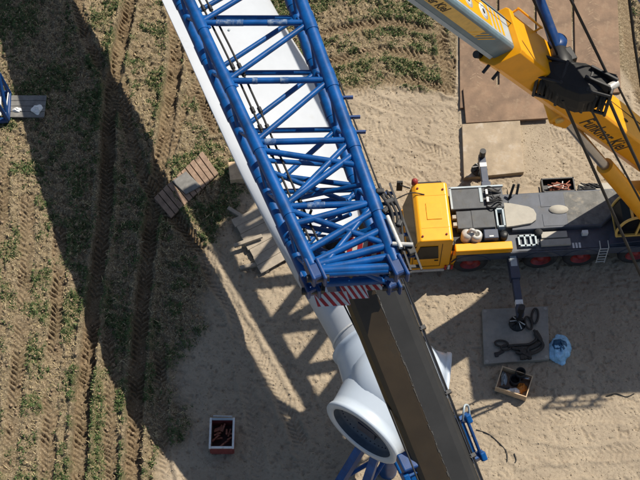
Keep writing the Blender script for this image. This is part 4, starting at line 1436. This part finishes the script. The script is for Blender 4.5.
# handrail along the upper right edge
for s in (SEND - 0.3, SEND - 2.1):
    MB().tube([yp(s, BW - 0.05, BH - 0.05), yp(s, BW - 0.02, BH + 0.22)], 0.035, 8).build('handrail_post', 'yellow_paint', yb_)
MB().tube([yp(SEND - 0.25, BW - 0.02, BH + 0.22), yp(SEND - 2.15, BW - 0.02, BH + 0.22)], 0.035, 8).build('handrail', 'yellow_paint', yb_)
for s in (0.5, 2.6, 4.4):
    MB().beam(yp(s, -0.2, BH + 0.02), yp(s + 0.25, -0.2, BH + 0.02), 0.10, 0.06).build('cable_clip', 'black_paint', yb_)
# thin cable on the top face
MB().tube([yp(-3, 0.25, BH + 0.02), yp(SEND + 6, 0.22, BH - 0.07)], 0.016, 6).build('sensor_cable', 'black_paint', yb_)
# lifting cylinder
p1 = yp(SEND * 0.36, 0.0, -BH - 0.12)
p0 = at(668, 240, 2.3)
cyl = thing('lifting_cylinder', (0, 0, 0), None, None, parent=mc)
MB().tube([p1, p1.lerp(p0, 0.42)], 0.19, 18).build('piston_rod', 'chrome', cyl)
MB().tube([p1.lerp(p0, 0.40), p0], 0.32, 22).build('cylinder_barrel', 'yellow_paint', cyl)
m = MB()
m.lathe(p1, bs, [(-0.44, 0.0), (-0.44, 0.36), (0.44, 0.36), (0.44, 0.0)], 24)
m.build('rod_eye', 'yellow_paint', cyl)
MB().lathe(p1, bs, [(-0.52, 0.0), (-0.52, 0.16), (-0.43, 0.16)], 18).build('pin_cap', 'yellow_pale', cyl)
for o in (-0.42, 0.30):
    MB().beam(yp(SEND * 0.36 - 0.7, o, -BH + 0.05), p1 + bs * o, 0.10, 0.6).build('rod_bracket', 'yellow_paint', yb_)


def lettering(txt, origin, xd, yd, size, m, parent, name='lettering', squeeze=1.0, shear=0.0):
    cu = bpy.data.curves.new(name, 'FONT')
    cu.body = txt
    cu.size = size
    cu.extrude = 0.002
    cu.shear = shear
    cu.offset = size * 0.018
    cu.resolution_u = 3
    tmp = bpy.data.objects.new(name + '_curve', cu)
    COL.objects.link(tmp)
    me = bpy.data.meshes.new_from_object(tmp.evaluated_get(bpy.context.evaluated_depsgraph_get()))
    bpy.data.objects.remove(tmp)
    me.materials.clear()
    me.materials.append(MATS[m])
    ob = bpy.data.objects.new(name, me)
    COL.objects.link(ob)
    xd, yd = xd.normalized(), yd.normalized()
    nz = xd.cross(yd)
    M = Matrix((xd * squeeze, yd, nz)).transposed().to_4x4()
    M.translation = origin - WLOC[parent.name]
    ob.parent = parent
    ob.matrix_local = M
    return ob


# the side facing the camera: the left one (-bs)
lettering('Funkner Kiel', yp(3.6, -BW - 0.004, -0.20), -ba, bu, 0.72, 'letter_black', yb_, shear=0.25, squeeze=1.08)
lettering('Funkner Kiel', yp(SEND + 5.9, -0.591, 0.03), -ba, bu, 0.36, 'letter_black', ins, shear=0.25)

# ------------------------------------------------------------------ hook block and ropes
HZ = 15.0
hk = thing('hook_block', at(580, 85, HZ - 1), 'large black hook block hanging in front of the yellow boom', 'hook block')
ax_h = (at(615, 92, HZ) - at(540, 72, HZ)).normalized()
ay_h = Vector((-ax_h.y, ax_h.x, 0))


def hp(px, py, z=HZ):
    return at(px, py, z)


hk_a, hk_b = at(541, 76, HZ), at(609, 95, HZ)
hx = (hk_b - hk_a).normalized()
hy = zup.cross(hx)
HLN = (hk_b - hk_a).length


def hkp(f, y, z):
    return hk_a + hx * (HLN * f) + hy * y + zup * z


for k in range(8):
    f = 0.06 + 0.125 * k
    rr = (0.50, 0.58, 0.62, 0.64, 0.64, 0.62, 0.58, 0.52)[k]
    MB().lathe(hkp(f, -0.04 + 0.03 * (k % 2), -0.1), hx, [(-0.10, 0.0), (-0.10, rr), (-0.04, rr), (0.0, rr - 0.07), (0.04, rr), (0.10, rr), (0.10, 0.0)], 26).build('sheave', 'black_paint', hk)
for k, f in enumerate((-0.03, 0.31, 0.69, 1.02)):
    m = MB()
    hh = 0.5 if k in (0, 3) else 0.62
    pr_ = [(-hh, -0.5), (-hh * 1.05, 0.1), (-hh * 0.7, 0.55), (hh * 0.7, 0.6), (hh * 1.0, 0.15), (hh * 0.9, -0.5), (0.1, -0.8)]
    vs = [hkp(f, y, z) - hx * 0.05 for y, z in pr_] + [hkp(f, y, z) + hx * 0.05 for y, z in pr_]
    n = len(pr_)
    m.add(vs, [tuple(range(n))[::-1], tuple(range(n, 2 * n))] + [(i, (i + 1) % n, n + (i + 1) % n, n + i) for i in range(n)])
    m.build('side_plate', 'black_steel', hk, bevel=0.03)
m = MB()
pts = [(537, 77), (541, 69), (556, 66.5), (585, 70), (605, 79), (612, 88), (607, 98), (594, 104.5), (578, 105.5), (562, 100), (548, 91.5), (539, 84)]
pp = [at(x, y, HZ) for x, y in pts][::-1]
n = len(pp)
mid = sum(pp, Vector()) / n
vs = []
for z, f in ((-0.55, 0.86), (-0.2, 1.0), (0.2, 1.0), (0.48, 0.86), (0.56, 0.6)):
    vs += [Vector((*(mid.lerp(p, f)).xy, HZ + z)) for p in pp]
fs = [tuple(range(n))[::-1], tuple(range(4 * n, 5 * n))] + [(r_ * n + i, r_ * n + (i + 1) % n, (r_ + 1) * n + (i + 1) % n, (r_ + 1) * n + i) for r_ in range(4) for i in range(n)]
m.add(vs, fs)
m.build('housing', 'black_paint', hk, bevel=0.03)
MB().tube([hkp(-0.06, 0, -0.1), hkp(1.05, 0, -0.1)], 0.11, 14).build('axle', 'black_steel', hk)
for y, z, rr in ((0.40, 0.48, 0.06), (-0.40, 0.48, 0.05), (0.5, -0.4, 0.06), (-0.45, -0.4, 0.06)):
    MB().tube([hkp(-0.03, y, z), hkp(1.02, y, z)], rr, 10).build('tie_bar', 'black_steel', hk)
MB().tube([at(609, 88, HZ + 0.5), at(617, 83, HZ + 0.5)], 0.13, 14).build('end_roller', 'silver', hk)
for p_, q_ in (((590, 70), (617, 84)), ((584, 80), (609, 91))):
    MB().beam(at(*p_, HZ + 0.45), at(*q_, HZ + 0.45), 0.09, 0.5).build('cheek_plate', 'black_steel', hk, bevel=0.02)

# swivel and blue pendant bar above it
m = MB()
m.lathe(at(561, 62, HZ), at(558, 50, HZ) - at(561, 62, HZ), [(-0.5, 0.0), (-0.5, 0.36), (0.0, 0.40), (0.25, 0.32), (0.45, 0.30), (0.45, 0.0)], 18)
m.box(at(568, 58, HZ), (0.35, 0.5, 0.5), 0.4)
m.build('swivel', 'black_steel', hk, bevel=0.03)
m = MB()
m.tube([at(556.5, 47, HZ), at(541, 2, HZ + 0.8), at(530, -30, HZ + 1.4)], [0.20, 0.15, 0.14], 14)
m.lathe(at(557, 44, HZ), zup, [(-0.2, 0), (-0.2, 0.30), (0.2, 0.30), (0.2, 0)], 20)
pb = m.build('pendant_bar', 'blue_dark', hk)
MB().tube([at(550, 46, HZ + .1), at(564, 41, HZ + .1)], 0.05, 8).build('pendant_pin', 'black_steel', pb)
for (pts, r, lab) in (
        ([(526, -16, 17.5), (548, 32, 16.2), (559, 58, 15.2)], 0.040, 'black steel rope beside the blue pendant bar above the hook block'),
        ([(561, -20, 19.0), (571, 0, 18.4), (612, 84, 15.2)], 0.045, 'long black rope coming from the top edge to the right end of the hook block'),
        ([(563, 100, 15.0), (600, 184, 10.2), (648, 292, 4.0)], 0.055, 'thick black rope from the left underside of the hook block past the deck'),
        ([(588, 104, 15.0), (614, 152, 11.6), (652, 222, 6.6)], 0.040, 'thin black rope from the middle of the hook block across the boom lettering'),
        ([(608, 98, 15.0), (622, 130, 13.2), (655, 200, 8.8)], 0.055, 'thick black rope leaving the lower right of the hook block'),
        ([(617, 84, 15.2), (636, 122, 13.0), (660, 172, 10.0)], 0.038, 'thin black rope running from the silver end roller to the right edge'),
        ([(628, -10, 18.0), (634, 40, 16.0), (642, 92, 14.0)], 0.045, 'black rope hanging alone at the upper right edge')):
    o = MB().tube([at(*p) for p in pts], r, 8).build('steel_rope', 'rope')
    tag(o, lab, 'rope', 'black ropes of the hook block')

# ------------------------------------------------------------------ small things on the ground
# lifting slings on the dark mat
zc = 0.24
sl_ = thing('chain_sling', at(530, 345, 0.2), 'dark brown lifting sling with loop ends heaped on the grey outrigger mat', 'sling')
sr = random.Random(4)
for lab_, pts, r in (('sling_leg', [(536, 331), (541, 341), (534, 347), (524, 350), (512, 348)], 0.075), ('sling_leg', [(535, 334), (543, 345), (536, 352), (524, 354), (516, 352)], 0.07),
                     ('sling_leg', [(534, 330), (537, 338), (530, 344), (520, 345), (508, 346)], 0.06), ('sling_leg', [(520, 352), (530, 356), (528, 349), (540, 343)], 0.07)):
    MB().tube(spline([at(x, y, zc + 0.05 + 0.05 * sr.random()) for x, y in pts], 5), r, 8).build('sling_leg', 'chain_brown', sl_)


def ring(cx, cy, rx, ry, ang, z, r, name, m, parent):
    pts = []
    for k in range(19):
        a = 2 * math.pi * k / 18
        x, y = math.cos(a) * rx, math.sin(a) * ry
        pts.append(at(cx + x * math.cos(ang) - y * math.sin(ang), cy + x * math.sin(ang) + y * math.cos(ang), z))
    return MB().tube(pts, r, 6, False).build(name, m, parent)


ring(535, 316, 3.2, 7.5, 0.1, zc + 0.05, 0.045, 'loop_end', 'chain_brown', sl_)
ring(528.5, 323, 3.2, 6.5, -0.3, zc + 0.05, 0.045, 'loop_end', 'chain_brown', sl_)
ring(501.5, 343.5, 6.5, 3.0, 0.1, zc + 0.05, 0.045, 'loop_end', 'chain_brown', sl_)
ring(506, 347.5, 5.0, 2.6, -0.1, zc + 0.05, 0.04, 'loop_end', 'chain_brown', sl_)
m = MB()
for k in range(12):
    p = at(526 + sr.uniform(-5, 5), 353 + sr.uniform(-4, 5), zc + sr.uniform(0.02, 0.14))
    m.box(p, (0.2, 0.14, 0.12), sr.random() * 3)
m.build('shackle_heap', 'chain_brown', sl_, bevel=0.02)
p = at(500, 353, 0.22)
tag(MB().box(p + Vector((0, 0, 0.03)), (0.34, 0.14, 0.07), 0.5).box(p + Vector((-0.15, -0.08, 0.03)), (0.14, 0.2, 0.06), 0.2).build('shackle', 'black_steel', bevel=0.02),
    'small black shackle lying alone near the mat front edge', 'shackle')


def crumple(name, c, rx, ry, h, m, seed, label, cat, parent=None, n=18):
    """crumpled sheet heap"""
    r_ = random.Random(seed)
    vs, fs = [], []
    rows = 7
    for i in range(rows):
        f = i / (rows - 1)
        for k in range(n):
            a = 2 * math.pi * k / n
            rr = (1 - f ** 1.6) * (1 + r_.uniform(-0.42, 0.42)) + 0.02
            z = h * (f ** 0.7) * (1 + r_.uniform(-0.55, 0.55)) if i else -0.02
            vs.append(Vector((c.x + math.cos(a) * rx * rr, c.y + math.sin(a) * ry * rr, c.z + z)))
    for i in range(rows - 1):
        for k in range(n):
            fs.append((i * n + k, i * n + (k + 1) % n, (i + 1) * n + (k + 1) % n, (i + 1) * n + k))
    fs.append(tuple((rows - 1) * n + k for k in range(n)))
    o = MB().add(vs, fs, True).build(name, m, parent)
    sd = o.modifiers.new('subd', 'SUBSURF')
    sd.levels = sd.render_levels = 1
    if parent is None:
        tag(o, label, cat)
    return o


bagp = at(559, 352)
bagp.z = gz(bagp.x, bagp.y)
bag = crumple('plastic_bag', bagp, 0.46, 0.62, 0.42, 'bag_blue', 5, 'light blue plastic bag on the sand beside the grey outrigger mat', 'bag')
WLOC[bag.name] = bag.location.copy()
crumple('bag_content', bagp + Vector((-0.02, 0.16, 0.28)), 0.26, 0.26, 0.24, 'bag_dark', 6, '', '', bag)

# open wooden crate with tools
CR = R(-20)
cp = at(513, 386)
cp.z = gz(cp.x, cp.y)
crt = thing('tool_crate', cp, 'open wooden crate of pots and tools on the sand below the grey mat', 'crate')
Mz = Matrix.Rotation(CR, 3, 'Z')


def cr_p(x, y, z):
    return cp + Mz @ Vector((x, y, z))


cw, cd, chh = 1.22, 0.92, 0.42
MB().box(cr_p(0, 0, 0.04), (cw, cd, 0.05), CR).build('base', 'timber_old', crt)
for k in range(3):
    z = 0.09 + 0.14 * k
    for y in (-cd / 2, cd / 2):
        MB().box(cr_p(0, y, z), (cw + 0.05, 0.04, 0.12), CR).build('slat', 'timber', crt, bevel=0.006)
    for x in (-cw / 2, cw / 2):
        MB().box(cr_p(x, 0, z), (0.04, cd - 0.045, 0.12), CR).build('slat', 'timber', crt, bevel=0.006)
for (x, y, r, h, z0, nm) in ((0.12, 0.42, 0.20, 0.50, 0.07, 'pot'), (0.0, 0.12, 0.21, 0.36, 0.07, 'pot')):
    o = MB().lathe(cr_p(x, y, z0), zup, [(0, 0.0), (0, r * 0.9), (h, r), (h, r * 0.88), (0.06, r * 0.8), (0.06, 0)], 22).build('black_pot', 'black_paint')
    tag(o, 'black pot standing at the back rim of the tool crate' if y > 0.3 else 'black pot in the middle of the tool crate', 'pot', 'black pots in the tool crate')
crumple('orange_cloth', cr_p(0.36, -0.02, 0.10), 0.2, 0.24, 0.2, 'orange_stuff', 8, 'orange brown cloth bunched in the tool crate', 'cloth')
crumple('white_sheet', cr_p(0.12, -0.26, 0.10), 0.34, 0.15, 0.14, 'rag_white', 9, 'white crumpled sheet at the front of the tool crate', 'sheet')
crumple('blue_rag', cr_p(-0.42, 0.12, 0.10), 0.14, 0.26, 0.16, 'pale_grey', 10, 'pale blue grey rag at the left of the tool crate', 'rag')
tag(MB().tube([cr_p(0.25, 0.35, 0.25), cr_p(0.52, 0.32, 0.42)], 0.07, 10).build('spray_can', 'chrome'), 'silver can leaning at the back right of the tool crate', 'can')
tag(MB().beam(cr_p(-0.5, -0.3, 0.12), cr_p(-0.1, -0.2, 0.14), 0.08, 0.06).build('hand_tool', 'black_steel'), 'dark hand tool lying in the front left of the tool crate', 'tool')

# red steel bin in the shade
bp = at(223, 440)
bp.z = gz(bp.x, bp.y)
bn_ = thing('scrap_bin', bp, 'dark red steel bin with a white rim, standing alone in the shade', 'bin')
bw, bd, bh = 0.88, 1.15, 0.72
for x in (-bw / 2, bw / 2):
    MB().box(bp + Vector((x, 0, bh / 2 + 0.04)), (0.04, bd, bh - 0.08)).build('side_panel', 'skip_red', bn_)
for y in (-bd / 2, bd / 2):
    MB().box(bp + Vector((0, y, bh / 2 + 0.04)), (bw - 0.05, 0.04, bh - 0.08)).build('end_panel', 'skip_red', bn_)
MB().box(bp + Vector((0, 0, 0.1)), (bw - 0.06, bd - 0.06, 0.05)).build('base', 'skip_inside', bn_)
for x in (-bw / 2, bw / 2):
    MB().box(bp + Vector((x, 0, bh + 0.02)), (0.08, bd + 0.1, 0.07)).build('rim', 'white_paint', bn_, bevel=0.008)
for y in (-bd / 2, bd / 2):
    MB().box(bp + Vector((0, y, bh + 0.02)), (bw - 0.085, 0.08, 0.07)).build('rim', 'white_paint' if y < 0 else 'pale_grey', bn_, bevel=0.008)
MB().tube([bp + Vector((-0.35, bd / 2 + 0.1, bh + 0.1)), bp + Vector((0.38, bd / 2 + 0.08, bh + 0.1))], 0.03, 8).build('handle_bar', 'chrome', bn_)
m = MB()
for k in range(16):
    p = bp + Vector((sr.uniform(-0.28, 0.28), sr.uniform(-0.4, 0.34), 0.30 + 0.012 * k))
    a = sr.random() * 3.1
    d = Vector((math.cos(a), math.sin(a), sr.uniform(-0.15, 0.2))) * sr.uniform(0.1, 0.2)
    m.beam(p - d, p + d, 0.07, 0.06)
o = tag(m.build('scrap_heap', 'copper_stuff', bevel=0.01), 'heap of reddish brown offcuts filling the red steel bin', 'scrap')
o['kind'] = 'stuff'

# blue lattice end and board at the left edge
lf = thing('lattice_section', at(-10, 110, 0.05), 'end of a blue lattice boom section lying at the left edge', 'lattice section')
lf_c = [(at(-40, 80, 0.25), at(9.5, 122, 0.25)), (at(-40, 20, 2.0), at(-2, 62, 2.0)), (at(-30, 10, 0.25), at(-3, 78, 0.25))]
e1, e2, e3 = at(9, 119, 0.3), at(0, 70, 1.5), at(-12, 118, 1.5)
nodes = {'a': at(8, 120, 0.25), 'b': at(9.5, 93, 0.25), 'c': at(-2, 72, 1.9), 'd': at(-6, 98, 1.9)}
back = Vector((-7, -0.6, 0))
for k in 'abcd':
    MB().tube([nodes[k], nodes[k] + back], 0.13, 10).build('chord', 'blue_dark', lf)
for a, b in (('a', 'b'), ('b', 'c'), ('c', 'd'), ('d', 'a'), ('a', 'c')):
    MB().tube([nodes[a], nodes[b]], 0.09, 8).build('brace', 'blue_dark', lf)
for a, b in (('a', 'b'), ('b', 'c'), ('c', 'd'), ('d', 'a'), ('b', 'a')):
    MB().tube([nodes[a] + back * 0.05, nodes[b] + back * 0.3], 0.06, 8).build('brace', 'blue_dark', lf)
    MB().tube([nodes[a] + back * 0.3, nodes[b] + back * 0.3], 0.06, 8).build('brace', 'blue_dark', lf)
for k, dx in enumerate((0.25, 0.5, 0.8)):
    MB().tube([nodes['b'].lerp(nodes['c'], 0.1) + back * 0.02 * k + Vector((-0.2 * k, 0, 0)), nodes['a'].lerp(nodes['d'], 0.2) + Vector((-0.2 * k, 0, 0))], 0.03, 6).build('rung', 'white_paint', lf)
bdm = thing('board_walk', at(27, 109, 0.05), 'grey board platform at the left edge with white rags on it', 'board platform')
q = quad_px([(8, 98), (45, 99), (45, 120), (8, 120)], 0.0)
xs_ = sorted(p.x for p in q)
ys_ = sorted(p.y for p in q)
for k in range(4):
    y0_ = ys_[0] + (ys_[-1] - ys_[0]) * k / 4
    y1_ = ys_[0] + (ys_[-1] - ys_[0]) * (k + 0.93) / 4
    MB().box(((xs_[0] + xs_[-1]) / 2, (y0_ + y1_) / 2, 0.20), (xs_[-1] - xs_[0], y1_ - y0_, 0.08)).build('board', 'rubber_sheet', bdm, bevel=0.01)
for f in (0.1, 0.9):
    MB().box((xs_[0] + (xs_[-1] - xs_[0]) * f, (ys_[0] + ys_[-1]) / 2, 0.08), (0.16, ys_[-1] - ys_[0] - 0.05, 0.15)).build('bearer', 'timber_old', bdm)
crumple('white_rag', at(17, 110, 0.245), 0.2, 0.12, 0.12, 'rag_white', 12, 'small white rag on the grey boards, nearer the blue lattice', 'rag')
crumple('white_rag', at(37, 110, 0.245), 0.24, 0.24, 0.2, 'rag_white', 13, 'larger crumpled white rag at the right end of the grey boards', 'rag')

# loose cables on the sand
for pts, lab in (([(476, 430), (488, 434), (498, 442), (506, 452), (507, 462)], 'thin black cable curling over the sand by the dark boom'),
                 ([(514, 454), (516, 460), (515, 463)], 'short black cable end lying on the sand near the longer cable'),
                 ([(606, 396), (616, 394), (626, 397), (634, 394)], 'thin reddish cord on the sand at the right, below the shade')):
    pp = [at(*p) for p in pts]
    pp = [Vector((p.x, p.y, gz(p.x, p.y) + 0.03)) for p in pp]
    tag(MB().tube(spline(pp, 5), 0.022, 6).build('cable', 'rope'), lab, 'cable', 'loose cables on the sand')

# ------------------------------------------------------------------ unseen shade casters, added above and out of view to shade the site


def above(px, py, h):
    return at(px, py) + SPH * h


HT = 21.0
r0, r1 = above(182, 226, HT), above(320, 472, HT)
l0, l1 = above(176, 232, HT), above(250, 500, HT)
axis_d = (r1 - r0).normalized()


def tube_from_edges(ra, la):
    e = ra - la
    e = e - axis_d * e.dot(axis_d)
    s_ = SUN - axis_d * SUN.dot(axis_d)
    s_.normalize()
    e = e - s_ * e.dot(s_)
    return ra - e / 2, e.length / 2


ca, rad_a = tube_from_edges(r0, l0)
cb, rad_b = tube_from_edges(r1, l1)
cb = cb + axis_d * 4
sec = thing('shade_tube', (cb + ca) / 2 - Vector((0, 0, 2)), 'white tube added unseen above the site to cast a band of shade', 'shade caster')  # added unseen tube, sized so its shadow edges the lit strip
MB().tube([ca, cb], [rad_a, rad_b], 40).build('shell', 'white_gelcoat', sec)
for c, r in ((ca, rad_a), (cb, rad_b)):
    MB().tube([c - axis_d * 0.1, c + axis_d * 0.1], r * 1.02, 40).build('flange', 'pale_grey', sec)

# lattice added out of view to cast the triangular shade pattern
HL = 19.0
lb = thing('shade_lattice', above(300, 300, HL), 'blue lattice added unseen above the site to cast lattice shade', 'lattice boom')
la0, la1 = above(219, 246, HL), above(341, 448, HL)
dlb = (la1 - la0).normalized()
cross = SUN.cross(dlb).normalized()
if cross.x < 0:
    cross = -cross
DL = 2.0
LL = (la1 - la0).length


def lbp(s, x, z):
    return la0 + dlb * s + cross * (x * (2.35 - 0.75 * s / LL)) - SUN * z


for x in (0.0, 1.0):
    for z in (0, DL):
        MB().tube([lbp(-3.0, x, z), lbp(LL + 0.9, x, z)], 0.30, 12).build('chord', 'blue_paint', lb)
nodes_l = [(-2.6, 0), (-1.5, 1), (-0.3, 0), (0.9, 1), (2.1, 0), (3.3, 1), (4.4, 0), (5.5, 1), (6.5, 0), (7.4, 1), (8.3, 0), (9.2, 1)]
for z in (0, DL):
    for (sa, xa), (sb, xb) in zip(nodes_l[:-1], nodes_l[1:]):
        MB().tube([lbp(sa, xa, z), lbp(sb, xb, z)], 0.27, 10).build('brace', 'blue_paint', lb)
    for sv in (-0.3, 0.2, 4.5, 8.3):
        MB().tube([lbp(sv, 0, z), lbp(sv, 1, z)], 0.22, 10).build('brace', 'blue_paint', lb)
for sv, xv in nodes_l:
    MB().tube([lbp(sv, xv, 0), lbp(sv, xv, DL)], 0.12, 8).build('brace', 'blue_paint', lb)
for k in range(7):
    MB().beam(lbp(-2.6 + 1.6 * k, 1.25, 1.0), lbp(-1.04 + 1.6 * k, 1.25, 1.0), 1.5, 0.1, SUN).build('shade_plate', 'pale_grey', lb)  # solid plates added to darken the lattice shade
MB().beam(lbp(-1.9, 0.1, 1.0), lbp(-1.9, 1.3, 1.0), 1.9, 1.2, SUN).build('shade_block', 'blue_paint', lb)  # block added to fill the shade at the upper end

# railed box added out of view to cast the shade at the right
HN = 20.0
nc = thing('shade_box', above(640, 360, HN - 3), 'box with a roof railing added unseen above the site to cast shade', 'shade_box')
n0, n1 = above(470, 404, HN), above(860, 384, HN)
dn = (n1 - n0)
dn.z = 0
LN = dn.length
dn.normalize()
nn_ = Vector((-dn.y, dn.x, 0))


def npnt(s, y, z):
    return n0 + dn * s + nn_ * y + zup * z


def nbox(m, s0, s1, y0, y1, z0, z1):
    return m.hexa([npnt(s0, y0, z0), npnt(s1, y0, z0), npnt(s1, y1, z0), npnt(s0, y1, z0), npnt(s0, y0, z1), npnt(s1, y0, z1), npnt(s1, y1, z1), npnt(s0, y1, z1)])


nbox(MB(), 0.0, LN, 0, 4.0, -2.6, 0).build('housing', 'white_gelcoat', nc, bevel=0.2)
for s in np.arange(3.4, 5.6, 0.9):
    MB().tube([npnt(s, 0.1, -0.1), npnt(s, 0.1, 1.1)], 0.07, 8).build('railing_post', 'pale_grey', nc)
for z in (0.5, 1.05):
    MB().tube([npnt(3.4, 0.1, z), npnt(5.7, 0.1, z)], 0.07, 8).build('railing_bar', 'pale_grey', nc)

for o in COL.objects:
    if o.parent is None and 'category' in o and 'kind' not in o:
        o['kind'] = 'thing'
